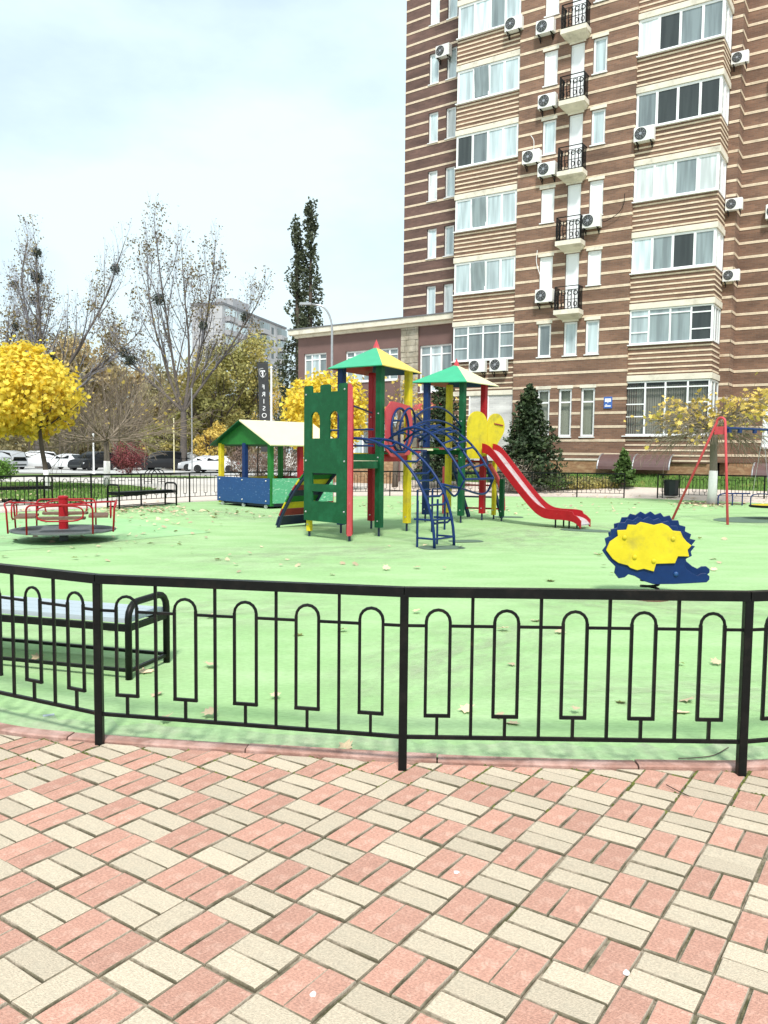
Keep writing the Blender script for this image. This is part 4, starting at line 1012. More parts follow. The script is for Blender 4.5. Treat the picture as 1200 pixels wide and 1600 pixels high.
# second, wider arch ladder from the first tower
base2 = V3(T1['g'])+EE*.1+GG*.1
LB = []
for w in (0, .5, .98):
    P = []
    for k in range(15):
        t = k/14; P.append(base2+EE*(1.62*t)+GG*(w)+ZZ*(1.72+1.35*t-2.0*t*t+.0*w))
    LB.append(P); MB().tube(P, .023, 8).build('arch_rail', M['paint_blue'], ps, True, smooth=True)
for k in (1, 2, 4, 5, 7, 8, 10, 11, 13):
    MB().tube([LB[0][k], (LB[0][k]+LB[1][k])/2+ZZ*.07+EE*.05, LB[1][k]+ZZ*.02, (LB[2][k]+LB[1][k])/2+ZZ*.07+EE*.05, LB[2][k]], .018, 6).build('rung', M['paint_blue'], ps, True)
MB().tube([LB[0][-1], LB[1][-1], LB[2][-1]], .022, 8).build('rung', M['paint_blue'], ps, True)
for w, src in ((0, LB[0]), (2, LB[2])):
    P = catmull([src[-1], src[-1]-EE*.18-ZZ*.28, LA[1][13]+GG*(.1+.2*w)+ZZ*.05, LA[1][12]+GG*.02*w], 6); MB().tube(P, .02, 6).build('brace_tube', M['paint_blue'], ps, True, smooth=True)
for (dx, dy) in ((.62, 15.0), (.92, 15.4), (1.2, 15.9)):
    MB().tube([(dx, dy, .0), (dx, dy, .82), (dx+.25, dy+.3, .82)], .02, 6).build('low_frame', M['paint_blue'], ps, True)
# bridge between the towers: planks with arched hand rails
ba0, ba1 = V3(T1['y']), V3(T2['g']); bb0, bb1 = V3(T1['r']), V3(T2['b'])
NB = 9
for k in range(NB):
    t0, t1 = (k+.04)/NB, (k+.96)/NB; z = 1.5+.12*(k/NB)+.06*math.sin(math.pi*(k+.5)/NB)
    P = [ba0.lerp(ba1, t0), ba0.lerp(ba1, t1), bb0.lerp(bb1, t1), bb0.lerp(bb1, t0)]
    MB().prism([(p.x, p.y) for p in P], lambda u, v, t_: (u, v, t_), z-.04, z).build('bridge_plank', M[['paint_green_bright', 'paint_darkred', 'paint_blue', 'paint_cream'][k % 4]], ps, True)
for (a, b) in ((ba0, ba1), (bb0, bb1)):
    for (z, hgt) in ((2.02, .42), (1.95, .22), (1.75, .16)):
        MB().tube([a.lerp(b, t)+ZZ*(z+hgt*math.sin(math.pi*t)**.8) for t in np.linspace(0, 1, 13)], .021, 8).build('bridge_rail', M['paint_blue'], ps, True, smooth=True)
# pink panel with an oval hole and its ring
pa, pb = V3(T1['g'])+EE*.085, V3(T1['y'])+EE*.085; pd = (pb-pa).normalized(); PW = (pb-pa).length
def ring_board(outer, inner, fn, t0, t1):
    mb = MB(); n = len(outer); V0 = [fn(u, v, t) for t in (t0, t1) for (u, v) in outer]+[fn(u, v, t) for t in (t0, t1) for (u, v) in inner]; F = []
    for i in range(n):
        j = (i+1) % n; F += [(i, n+i, n+j, j), (2*n+i, 2*n+j, 3*n+j, 3*n+i), (i, j, 2*n+j, 2*n+i), (n+i, 3*n+i, 3*n+j, n+j)]
    mb.add(V0, F); return mb
n = 48; outer, inner = [], []
for k in range(n):
    a = 2*math.pi*k/n; ca, sa = math.cos(a), math.sin(a); e = .28
    rx, rz_ = PW*.5-.03, .49
    bmp = 1+.035*math.cos(7*a)
    outer.append((PW*.5+rx*math.copysign(abs(ca)**.45, ca)*bmp, 1.93+rz_*math.copysign(abs(sa)**.45, sa)*bmp)); inner.append((PW*.5+.35*ca, 1.93+.39*sa))
pfn = lambda u, v, t: pa+pd*u+ZZ*v+EE*t
ring_board(outer, inner, pfn, 0, .03).build('hole_panel', M['paint_pink'], ps, True)
MB().tube([pfn(u, v, .05) for u, v in inner], .022, 8, closed=True).build('ring_tube', M['paint_blue'], ps, True, smooth=True)
MB().tube([pfn(u*.9+PW*.08+.03, v, .17+.06*math.sin(k*.13)) for k, (u, v) in enumerate(inner)], .02, 8, closed=True).build('ring_tube', M['paint_blue'], ps, True, smooth=True)
# yellow heart-shaped guard over the slide
ya, yb = V3(T2['g'])+EE*.08, V3(T2['r'])+EE*.08; yd = (yb-ya).normalized(); YW = (yb-ya).length
yf = lambda u, v, t: ya+yd*u+ZZ*v+EE*t
def heart(side):
    """half of the heart board, one lobe each, with a seam between them"""
    P = []; c = .66
    if side < 0:
        for k in range(15): a = math.pi*(1.0-k/14.0); P.append((c-.36+.355*math.cos(a), 2.13+.29*math.sin(a)))
        P += [(c-.006, 2.0), (c-.006, 1.46), (c-.25, 1.44), (c-.27, 1.40), (c-.62, 1.40), (c-.70, 1.44), (c-.715, 1.8)]
    else:
        P = [(c+.004, 1.50), (c+.004, 2.13)]
        for k in range(17): a = math.pi*(1.0-k/13.0); P.append((c+.33+.325*math.cos(a), 2.11+.29*math.sin(a)))
        P += [(c+.40, 1.74), (c+.36, 1.66), (c+.44, 1.50)]
    return P
for s_ in (-1, 1):
    MB().prism(heart(s_)[::-1], lambda u, v, t: yf(u-.1, v, t+.13+.10*max(0, u)), 0, .035).build('heart_board', M['paint_yellow'], ps, True)
for z in (2.12,): MB().tube([yf(-.06, z, .06), yf(.1, z, .16)], .02, 6).build('bracket', M['paint_darkred'], ps, True); MB().tube([yf(YW+.2, z+.02, .30), yf(YW-.12, z+.05, .26)], .016, 6).build('bracket', M['paint_darkred'], ps, True)
# slide
so = yf(YW*.56, 0, .1); prof = [(.17, 1.6), (.28, 1.57), (.42, 1.47), (.72, 1.14), (1.1, .72), (1.4, .42), (1.6, .29), (1.8, .25), (2.15, .245), (2.35, .20), (2.47, .10)]
prof = [(p.x, p.y) for p in catmull([(a, b, 0) for a, b in prof], 5)]
SW = .24
bed = MB(); V0 = []
for (s_, z) in prof:
    for w in (-SW, SW): V0.append(so+EE*s_+yd*w+ZZ*z)
    for w in (-SW, SW): V0.append(so+EE*s_+yd*w+ZZ*(z-.02))
m_ = len(prof); bed.add(V0, [(4*k, 4*k+1, 4*k+5, 4*k+4) for k in range(m_-1)]+[(4*k+2, 4*k+6, 4*k+7, 4*k+3) for k in range(m_-1)])
sl = bed.build('slide', M['steel_worn'], ps, True, smooth=True)
for w in (-SW, SW):
    mb = MB(); V0 = []
    for (s_, z) in prof:
        for dw in (-.02, .02):
            V0 += [so+EE*s_+yd*(w+dw)+ZZ*(z-.07), so+EE*s_+yd*(w+dw)+ZZ*(z+.13-(.05 if s_ > 2.3 else 0))]
    F = []
    for k in range(m_-1): a, b = 4*k, 4*k+4; F += [(a, a+1, b+1, b), (a+2, b+2, b+3, a+3), (a+1, a+3, b+3, b+1), (a, b, b+2, a+2)]
    F += [(0, 2, 3, 1), (4*m_-4, 4*m_-3, 4*m_-1, 4*m_-2)]
    mb.add(V0, F); mb.build('slide_side', M['paint_red'], sl, True)
for s_ in (1.9, 2.2):
    MB().tube([so+EE*s_+yd*-.2+ZZ*.18, so+EE*s_+yd*-.2+ZZ*-.02], .018, 6).build('slide_leg', M['iron_black'], sl, True); MB().tube([so+EE*s_+yd*.2+ZZ*.18, so+EE*s_+yd*.2+ZZ*-.02], .018, 6).build('slide_leg', M['iron_black'], sl, True)
# rear steps of the second tower: blue rails, rungs, pink hand boards, short posts
rs0, rs1 = V3(T2['y'])+GG*.05, V3(T2['r'])+GG*.05
OUT = GG
for p, m in ((rs0, 'paint_blue'), (rs1, 'paint_blue')): MB().bar(p+ZZ*1.5, p+OUT*.9+ZZ*.0, .05, .09).build('stair_rail', M[m], ps, True)
for k in range(5):
    t = (k+.6)/5.4; MB().bar(rs0.lerp(rs0+OUT*.9, t)+ZZ*1.5*(1-t), rs1.lerp(rs1+OUT*.9, t)+ZZ*1.5*(1-t), .09, .035).build('stair_tread', M[['paint_red', 'paint_blue'][k % 2]], ps, True)
P = catmull([rs1+EE*.15+ZZ*1.25, rs1+EE*.16+OUT*.35+ZZ*.95, rs1+EE*.16+OUT*.6+ZZ*.55, rs1+EE*.16+OUT*.65+ZZ*.2], 5)
for q, r_ in zip(P, P[1:]): pass
MB().tube(P, .05, 6).build('hand_board', M['paint_pink'], ps, True)
post(rs1+EE*.42+OUT*.1, 'paint_green', .1, .95, .1); post(rs1+EE*.05+OUT*.4, 'paint_yellow', .1, 1.35, .09); post(rs0-EE*.25+OUT*.2, 'paint_pink', .1, 1.2, .09)

# ================================================================== PLAYHOUSE
d1 = Vector((.71, -.704, 0)); d2 = Vector((.704, .71, 0)); C0 = Vector((-4.61, 22.86, 0)); C1 = C0+d1*2.28
ph = thing('playhouse', 'small wooden playhouse with green gable and pale yellow roof, blue front wall', 'playhouse', tuple(C0))
LD = 2.1
def pbox(a, b, z0, z1, t, m, name, par=ph):
    return MB().bar(a+ZZ*(z0+z1)/2, b+ZZ*(z0+z1)/2, t, z1-z0).build(name, M[m], par, True)
for (p, m) in ((C0, 'paint_yellow'), (C0+d1*1.14, 'paint_blue'), (C1, 'paint_green_bright'), (C1+d2*1.0, 'paint_red'), (C1+d2*LD, 'paint_red'), (C0+d2*LD, 'paint_green_bright')):
    MB().chbox((p.x, p.y, .9), (.13, .13, 1.66), .012, .78).build('post', M[m], ph, True)
f0 = -d2*.09
bwall = pbox(C0+f0-d1*.06, C1+f0+d1*.06, .12, .80, .03, 'paint_blue_scuffed', 'front_wall')
r0 = d1*.09
pbox(C1+r0, C1+r0+d2*LD, .14, .80, .03, 'paint_green_scuffed', 'side_wall'); pbox(C0+d2*(LD+.08), C1+d2*(LD+.08), .14, .78, .03, 'paint_darkred', 'back_wall'); pbox(C0-r0+d2*.8, C0-r0+d2*LD, .14, .78, .03, 'paint_yellow', 'side_wall')
bl = MB()
for u in (.03, .5, .97):
    for z in (.2, .73): p = C0.lerp(C1, u)+f0-d2*.017+ZZ*z; bl.lathe([(.025, 0), (.02, -.015), (.008, -.02)], p, 8, 'Y')
bl.build('bolt', M['steel'], bwall, True, kind='stuff')
pbox(C0+d2*(LD-.25)+d1*.1, C1+d2*(LD-.25)-d1*.1, .42, .47, .3, 'paint_red', 'seat'); pbox(C1-d1*.2+d2*.2, C1-d1*.2+d2*(LD-.3), .40, .45, .3, 'paint_yellow', 'seat')
MB().prism([((C0+d1*u+d2*v).x, (C0+d1*u+d2*v).y) for u, v in ((0, 0), (2.28, 0), (2.28, LD), (0, LD))], lambda u, v, t: (u, v, t), .05, .115).build('floor', M['paint_navy'], ph, True)
for u_ in (.06, .5, .94):
    p_ = C0.lerp(C1, u_)-d2*.05; MB().lathe([(.05, -.02), (.05, .02)], (p_.x, p_.y, .05), 12, 'Y').build('caster', M['steel'], ph, True)
ov = .28; ridge0, ridge1 = C0+d1*1.14-d2*.2+ZZ*2.36, C0+d1*1.14+d2*(LD+.25)+ZZ*2.36
eR0, eR1 = C1+d1*ov-d2*.2+ZZ*1.68, C1+d1*ov+d2*(LD+.25)+ZZ*1.68; eL0, eL1 = C0-d1*ov-d2*.2+ZZ*1.68, C0-d1*ov+d2*(LD+.25)+ZZ*1.68
for (a, b, c, d, m) in ((eR0, eR1, ridge1, ridge0, 'paint_cream'), (eL0, eL1, ridge1, ridge0, 'paint_green')):
    n = (b-a).cross(d-a).normalized()*.03; n = n if n.z > 0 else -n
    MB().add([a, b, c, d, a-n, b-n, c-n, d-n], [(0, 1, 2, 3), (7, 6, 5, 4), (0, 4, 5, 1), (1, 5, 6, 2), (2, 6, 7, 3), (3, 7, 4, 0)]).build('roof_panel', M[m], ph, True)
for dd in (.02, LD+.1):
    a, b, c = C0-d1*(ov-.05)+d2*(dd-.05)+ZZ*1.695, C1+d1*(ov-.05)+d2*(dd-.05)+ZZ*1.695, C0+d1*1.14+d2*(dd-.05)+ZZ*2.31
    MB().add([a, b, c, a+d2*.03, b+d2*.03, c+d2*.03], [(0, 1, 2), (5, 4, 3), (0, 3, 4, 1), (1, 4, 5, 2), (2, 5, 3, 0)]).build('gable', M['paint_green_bright'], ph, True)

# ================================================================== ROUNDABOUT
cc = Vector((-5.28, 13.26, 0)); rbt = thing('roundabout', 'red tubular roundabout with grey disc and plank seats', 'roundabout', tuple(cc), R(18))
MB().lathe([(.07, -.02), (.07, .12), (.3, .15), (.80, .165), (.82, .17), (.82, .195), (.80, .2), (.0, .2)], (0, 0, 0), 36).build('platform', mat('disc_grey', (.11, .125, .125), .7, .2, 6, .3, 50), rbt)
MB().lathe([(.075, .19), (.075, .69), (.085, .70), (.085, .73), (.06, .745), (.0, .75)], (0, 0, 0), 16).build('centre_post', M['paint_red'], rbt, smooth='auto')
for k in range(4):
    a = k*math.pi/2; ca, sa = math.cos(a), math.sin(a)
    L2 = lambda r_, t_, z: (ca*r_-sa*t_, sa*r_+ca*t_, z)
    # upright frame: two legs joined over the top, and the oval back hoop
    P = [L2(.78, -.48, .18), L2(.80, -.48, .56)]+[L2(.80+.03*math.sin(q), -.48+.08*(1-math.cos(q)), .56+.08*math.sin(q)) for q in np.linspace(.2, math.pi/2, 4)]
    P += [L2(.83, .40, .64)]+[L2(.83-.03*(1-math.cos(q)), .40+.08*math.sin(q), .56+.08*math.cos(q)) for q in np.linspace(.2, math.pi/2, 4)]+[L2(.78, .48, .18)]
    fr = MB().tube(P, .0145, 8).build('seat_frame', M['paint_red'], rbt, smooth=True)
    Q = []
    for q in range(20):
        an = 2*math.pi*q/20; Q.append(L2(.74, .34*math.copysign(abs(math.cos(an))**.5, math.cos(an)), .50+.12*math.copysign(abs(math.sin(an))**.7, math.sin(an))))
    MB().tube(Q, .0125, 8, closed=True).build('back_hoop', M['paint_red'], fr, smooth=True)
    s_ = MB(); s_.prism([(-.33, .40), (.33, .40), (.37, .52), (.36, .70), (-.36, .70), (-.37, .52)], lambda u, v, t: L2(v, u, t), .40, .435); s_.build('seat', M['rust_plate'], rbt)
    MB().tube([L2(.07, 0, .60), L2(.5, 0, .63), L2(.81, 0, .64)], .0125, 8).build('hand_rail', M['paint_red'], rbt, smooth=True)

# ================================================================== HEDGEHOG SPRING RIDER
hb = Vector((2.80, 8.42, 0)); hd = thing('hedgehog_rider', 'blue and yellow hedgehog-shaped spring rider behind the front fence', 'spring rider', tuple(hb), R(-5))
blue = [(175, 990), (198, 955), (188, 912), (224, 893), (222, 852), (258, 842), (268, 808), (303, 806), (318, 783), (350, 792), (380, 768), (410, 785), (440, 766), (468, 788), (500, 774), (520, 800), (556, 790), (570, 822), (608, 822), (615, 852), (652, 862), (650, 893), (688, 912), (680, 942), (716, 950), (692, 985), (700, 1012), (668, 1030), (655, 1060), (665, 1092), (700, 1122), (735, 1140), (758, 1124), (785, 1122), (806, 1140), (806, 1162), (790, 1180), (700, 1188), (600, 1196), (480, 1200), (420, 1180), (370, 1150), (332, 1140), (312, 1160), (276, 1168), (250, 1132), (256, 1092), (215, 1050)]
yel = [(195, 985), (215, 930), (262, 893), (256, 856), (310, 852), (318, 818), (365, 820), (392, 800), (430, 808), (470, 818), (515, 805), (552, 822), (580, 852), (625, 856), (640, 892), (662, 920), (692, 945), (670, 972), (680, 1015), (615, 1015), (600, 1060), (490, 1066), (478, 1116), (420, 1100), (380, 1110), (340, 1096), (325, 1080), (270, 1066), (235, 1040)]
def hp(P): return [((x-480)*.00172, .225+(1170-y)*.00161) for x, y in P]
for (yo, nm) in ((-.16, 'side_board'), (.12, 'side_board')):
    o = MB().prism(hp(blue)[::-1], lambda u, v, t: (u+(.0 if yo < 0 else .085), yo+t, v+(0 if yo < 0 else .035)), 0, .03).build(nm, M['paint_blue'], hd, bevel=.004)
    if yo < 0:
        y_ = MB().prism(hp(yel)[::-1], lambda u, v, t: (u, yo+t, v), -.022, -.001).build('body_board', M['paint_yellow'], hd, bevel=.004)
        bt = MB()
        for (x, y) in ((300, 900), (583, 903), (363, 1025), (475, 1047)): u, v = hp([(x, y)])[0]; bt.lathe([(.024, -.022), (.022, -.034), (.010, -.040)], (u, yo, v), 10, 'Y')
        bt.build('bolt', M['paint_yellow'], y_, kind='stuff')
        u, v = hp([(610, 1130)])[0]; MB().lathe([(.026, 0), (.022, -.014), (.010, -.02)], (u, yo, v), 10, 'Y').build('bolt', M['paint_blue_scuffed'], o)
    else: MB().prism(hp(yel), lambda u, v, t: (u+.085, yo+.03+t, v+.035), .001, .02).build('body_board', M['paint_yellow'], hd)
MB().bbox(-.22, .2, -.13, .12, .30, .33).build('seat', M['paint_blue'], hd)
MB().tube([(.22, -.1, .62), (.22, .1, .62)], .016, 8).build('hand_bar', M['steel'], hd); MB().tube([(.12, -.12, .24), (.12, .12, .24)], .016, 8).build('foot_bar', M['steel'], hd)
sp_ = [(.09*math.cos(t), -.02+.09*math.sin(t), .04+.22*t/(2*math.pi*3.5)) for t in np.linspace(0, 2*math.pi*3.5, 56)]
MB().tube(sp_, .014, 6).build('spring', M['iron_black'], hd, smooth=True)
MB().lathe([(.20, 0), (.20, .025), (.16, .035), (.0, .036)], (0, -.02, 0), 10).build('base_plate', M['rust_plate'], hd)

# ================================================================== SWING
SA = Vector((7.62, 18.42, 2.27)); SD = Vector((.84, .54, 0)).normalized(); SB = SA+SD*3.2
sw = thing('swing_set', 'red A-frame swing with blue top bar in front of the sparse yellow tree', 'swing', (7.2, 18.4, 0))
F1, F2 = Vector((6.81, 19.02, 0)), Vector((7.58, 17.75, 0)); hw = (F2-F1).normalized()
for (ap, fa, fb, sg) in ((SA, F1, F2, 1), (SB, F1+SD*3.95+Vector((.35, .25, 0)), F2+SD*3.95+Vector((.35, .25, 0)), -1)):
    P = [fa]+[ap-hw*.11+(fa-ap+hw*.11)*.06]
    for k in range(9): a = math.pi-math.pi*k/8; P.append(ap+hw*(.11*math.cos(a))+ZZ*(.11*math.sin(a)))
    P += [ap+hw*.11+(fb-ap-hw*.11)*.06, fb]
    MB().tube(P, .028, 10).build('leg_frame', M['paint_pink'], sw, True, smooth=True)
    q = ap-ZZ*.18; MB().prism([(-.155, -.09), (.155, -.09), (.12, .09), (-.12, .09)], lambda u, v, t: q+hw*u+ZZ*v+SD*t, -.02, .02).build('gusset_plate', M['paint_pink'], sw, True)
MB().tube([SA-ZZ*.12, SB-ZZ*.12], .03, 10).build('top_bar', M['paint_blue'], sw, True)
for s_ in (.32, .72, 1.3, 1.9, 2.5): p = SA+SD*s_-ZZ*.12; MB().box(p-ZZ*.05, (.10, .05, .10), math.atan2(SD.y, SD.x)).build('clamp', M['paint_blue'], sw, True)
for c_ in (1.95,):
    ctr = SA+SD*c_; ctr.z = .30
    for s_ in (-.3, .3):
        for w in (-.24, .24): MB().tube([ctr+SD*s_+ZZ*1.82, ctr+SD*s_+hw*w+ZZ*.12], .006, 4).build('chain', M['steel'], sw, True)
    P = [(.42*math.copysign(abs(math.cos(a))**.7, math.cos(a)), .3*math.copysign(abs(math.sin(a))**.7, math.sin(a))) for a in np.linspace(0, 2*math.pi, 21)[:-1]]
    st = MB().prism(P, lambda u, v, t: ctr+SD*u+hw*v+ZZ*t, .0, .05).build('swing_seat', M['paint_yellow'], sw, True)
    MB().tube([ctr+SD*u*1.05+hw*v*1.05+ZZ*.02 for u, v in P], .03, 6, closed=True).build('rim', M['iron_black'], st, True)
    MB().tube(catmull([ctr+SD*-.38+hw*-.2+ZZ*.03, ctr+SD*-.36+hw*-.2+ZZ*.26, ctr+hw*-.2+ZZ*.3, ctr+SD*.36+hw*-.2+ZZ*.26, ctr+SD*.38+hw*-.2+ZZ*.03], 4), .014, 6).build('guard_bar', M['paint_blue'], st, True)
    sheet('mat_and_shadow', [tuple((SA+SD*(c_-.4)+SD*1.35*math.cos(a)+hw*.75*math.sin(a)))[:2] for a in np.linspace(0, 2*math.pi, 18)[:-1]], .008, 'dark_mat_shadow', parent=pg, kind=None)  # dark sheet painting the swing's shadow over the worn rubber
# low blue tube rail behind the swing
b0 = G(1122, 790); b1 = G(1166, 790)
lr = thing('low_rail', 'low blue bent-tube rail standing behind the swing', 'rail', tuple(b0))
MB().tube(catmull([b0, b0+ZZ*.28, b0+ZZ*.36+(b1-b0)*.15, b0.lerp(b1, .5)+ZZ*.37, b1+ZZ*.37+(b1-b0)*.12], 4), .022, 8).build('rail_tube', M['paint_blue'], lr, True, smooth=True)
for t in (.5, .85): MB().tube([b0.lerp(b1, t)+ZZ*.37, b0.lerp(b1, t)-ZZ*.01], .02, 8).build('leg', M['paint_blue'], lr, True)
# bin
bp_ = G(1048, 779); bn = thing('litter_bin', 'black metal litter bin by the fence opening', 'bin', tuple(bp_), .2)
MB().lathe([(.0, .1), (.23, .1), (.25, .14), (.27, .62), (.28, .66), (.25, .66), (.24, .2), (.0, .2)], (0, 0, 0), 8).build('bucket', mat('bin_black', (.012, .017, .02), .45, .2, 9), bn)
MB().tube([(-.33, 0, 0), (-.33, 0, .78), (-.28, 0, .84), (.28, 0, .84), (.33, 0, .78), (.33, 0, 0)], .018, 8).build('stand', M['iron_black'], bn)
MB().bar((-.33, 0, .58), (.33, 0, .58), .02).build('hanger', M['iron_black'], bn)
# ================================================================== PLANTS
def grow(p, d, L, r, lev, spec, out_, tips, rnd):
    """one limb and its side limbs; spec[lev] = (segments, wander, up, n_children, len_ratio, angle, start)"""
    nseg, wander, upb, nch, lr, ang, start = spec[lev]
    P = [p.copy()]; d = d.normalized(); Rr = [r]
    r_end = r*(.25 if lev == len(spec)-1 else .42)
    for k in range(nseg):
        d = (d+Vector((rnd.gauss(0, wander), rnd.gauss(0, wander), rnd.gauss(0, wander)+upb))).normalized()
        p = p+d*(L/nseg); P.append(p.copy()); Rr.append(r+(r_end-r)*(k+1)/nseg)
    out_.append((P, Rr, lev))
    if lev == len(spec)-1: tips.append((P[-1], d)); tips.append((P[len(P)//2], d)); return
    n = rnd.randint(*nch); ph0 = rnd.uniform(0, 6.28)
    for k in range(n):
        t = start+(1-start)*((k+rnd.uniform(.1, .9))/n); i = min(int(t*nseg), nseg-1); f_ = t*nseg-i
        q = P[i].lerp(P[i+1], f_); dd = (P[i+1]-P[i]).normalized(); a = ang*rnd.uniform(.7, 1.3); ph = ph0+k*2.4+rnd.uniform(-.4, .4)
        u = dd.orthogonal().normalized(); v = dd.cross(u); nd = dd*math.cos(a)+(u*math.cos(ph)+v*math.sin(ph))*math.sin(a)
        rr = Rr[i]+(Rr[i+1]-Rr[i])*f_
        grow(q, nd, L*lr*rnd.uniform(.75, 1.2)*(1.15-.5*t*(1 if lev == 0 else .6)), max(rr*.58, .004), lev+1, spec, out_, tips, rnd)
    grow(P[-1], d, L*lr*.8, r_end, lev+1, spec, out_, tips, rnd)
def limbs_mesh(name, limbs, m, parent, levs=None, sides=(8, 6, 4, 3, 3, 3), kind=None, rmin=0):
    mb = MB()
    for P, Rr, lev in limbs:
        if levs is None or lev in levs: mb.tube(P, [max(x, rmin) for x in Rr], sides[min(lev, 5)], caps=False)
    return mb.build(name, M[m], parent, smooth=True, kind=kind)
T_DIAMOND = np.array([(-.5, 0), (-.1, .32), (.5, 0), (-.1, -.32)])
T_MAPLE = np.array([(-.5, 0), (-.28, .18), (-.42, .42), (-.08, .34), (.06, .58), (.18, .28), (.56, .14), (.40, 0), (.56, -.14), (.18, -.28), (.06, -.58), (-.08, -.34), (-.42, -.42), (-.28, -.18)])
T_NEEDLE = np.array([(-.5, -.06), (.1, -.12), (.5, 0), (.1, .12), (-.5, .06)])
def leaf_cloud(name, C, size, tmpl, m, parent, rng, flat=.0, kind=None, nrm=None, curl=.15, sj=.35):
    C = np.asarray(C, float); n = len(C); k = len(tmpl)
    N = rng.normal(size=(n, 3))
    if nrm is not None: N = N*.55+nrm
    N[:, 2] += flat*np.sign(N[:, 2]+.001)
    N /= np.linalg.norm(N, axis=1)[:, None]+1e-9
    A = rng.normal(size=(n, 3)); A -= N*(A*N).sum(1)[:, None]; A /= np.linalg.norm(A, axis=1)[:, None]+1e-9; B = np.cross(N, A)
    s = size*(1+sj*rng.uniform(-1, 1, n))
    x = tmpl[None, :, 0]*s[:, None]; y = tmpl[None, :, 1]*s[:, None]
    z = -curl*(np.abs(tmpl[None, :, 1])+.4*tmpl[None, :, 0]**2)*s[:, None]
    V = C[:, None, :]+x[..., None]*A[:, None, :]+y[..., None]*B[:, None, :]+z[..., None]*N[:, None, :]
    F = np.arange(n*k).reshape(n, k)
    return mesh_np(name, V.reshape(-1, 3), F, M[m], parent, kind)
def blob_points(c, r, n, rng, shell=.55, rough=.18, seed=0):
    """points filling a lumpy ellipsoid, thicker near its skin"""
    c = np.array(c, float); r = np.array(r, float)
    D = rng.normal(size=(n, 3)); D /= np.linalg.norm(D, axis=1)[:, None]
    ph = rng.uniform(0, 6.28, (4, 3)); fr = rng.uniform(2, 5, (4, 3))
    lump = 1+rough*sum(np.sin(D@fr[i]+ph[i, 0])*np.cos(D@fr[i][::-1]*1.3+ph[i, 1]) for i in range(4))*.6
    rad = (shell+(1-shell)*rng.uniform(0, 1, n)**.6)*lump
    return c+D*rad[:, None]*r, D
# ---- globe maples
def globe_maple(name, label, base, top_of_trunk, cc, rr, n, seed, size=.15):
    rng = np.random.default_rng(seed); rnd = random.Random(seed)
    t = thing(name, label, 'tree', tuple(base)); b = Vector(base); tt = Vector(top_of_trunk); c = Vector(cc)
    limbs, tips = [], []
    for k in range(11):
        d = Vector((math.cos(k*2.4), math.sin(k*2.4), rnd.uniform(.2, 1.6)))
        grow(tt-b, d, rr[0]*.75, .035, 0, [(4, .12, .06, (3, 4), .55, .7, .35), (3, .15, .05, (2, 3), .5, .7, .3), (2, .2, .03, (0, 0), 0, 0, 0)], limbs, tips, rnd)
    P = [Vector((0, 0, -.1)), (tt-b)*.35+Vector((.02, 0, 0)), (tt-b)*.7-Vector((.015, 0, 0)), tt-b]; ww = .42
    tr = MB().tube(catmull(P, 5), [.10-.035*k/15 for k in range(16)], 10); tr.build('trunk', M['bark'], t, smooth=True)
    hw_ = 1.15/(tt-b).z; MB().tube([v for v in (P[0], P[0].lerp(P[1], min(1, hw_/.35*.5)), P[0].lerp(P[1], min(1, hw_/.35)))], [.106, .1, .096], 12).build('whitewash_band', M['whitewash'], t, smooth=True)
    limbs_mesh('limbs', limbs, 'bark', t)
    C, D = blob_points(c-b, rr, n, rng, .45, .14)
    # clump the leaves
    K = rng.integers(0, n, n//14); cen = C[K]; C = np.concatenate([C[:n//2], cen[rng.integers(0, len(cen), n//2)]+rng.normal(size=(n//2, 3))*.11]); D = (C-np.array(c-b)); D /= np.linalg.norm(D, axis=1)[:, None]
    leaf_cloud('crown', C, size, T_MAPLE, 'leaf_yellow', t, rng, nrm=D*.6+np.array([0, 0, .45]))
    return t
g1 = G(75, 768); c1 = PY(34, 612, g1.y)
globe_maple('maple_tree', 'bright yellow globe maple with a whitewashed trunk at the left edge', g1, (g1.x-.25, g1.y, 2.2), c1, (1.9, 1.9, 1.78), 7600, 3, .155)
g2 = PY(500, 700, 33.); g2.z = 0; c2 = PY(506, 652, 33.)
globe_maple('maple_tree', 'yellow globe maple behind the castle front', g2, (g2.x, g2.y, 1.9), c2, (1.8, 1.8, 1.7), 6600, 11, .155)
# ---- sparse umbrella-shaped maple on the right
def umbrella(name, label, base, zf, spread, ztop, seed, nl, lm='leaf_yellow', droop=.10, nb=16, wash=True):
    rng = np.random.default_rng(seed); rnd = random.Random(seed); t = thing(name, label, 'tree', tuple(base)); limbs, tips = [], []
    for k in range(nb):
        a = k*2.4; el = rnd.uniform(-.15, .85); d = Vector((math.cos(a)*math.cos(el), math.sin(a)*math.cos(el), math.sin(el)))
        grow(Vector((0, 0, zf)), d, spread*rnd.uniform(.62, .95), .035, 0, [(6, .07, -droop*.25, (5, 7), .55, .55, .15), (4, .12, -droop*.5, (3, 5), .6, .6, .15), (3, .16, -droop, (0, 0), 0, 0, 0)], limbs, tips, rnd)
    MB().tube([(0, 0, -.1), (.02, 0, zf*.4), (0, .02, zf*.8), (0, 0, zf+.1)], [.14, .12, .115, .09], 10).build('trunk', M['bark_pale'], t, smooth=True)
    if wash: MB().tube([(0, 0, -.08), (.008, 0, .5), (.016, 0, 1.05)], [.15, .137, .13], 12).build('whitewash_band', M['whitewash'], t, smooth=True)
    limbs_mesh('limbs', limbs, 'twig_brown', t, rmin=.006)
    idx = rng.integers(0, len(tips), nl); C = np.array([tuple(tips[i][0]) for i in idx])+rng.normal(size=(nl, 3))*.09
    keep = C[:, 2] > (zf+.42+rng.normal(size=nl)*.35); leaf_cloud('crown', C[keep], .135, T_MAPLE, lm, t, rng, flat=.3)
    return t
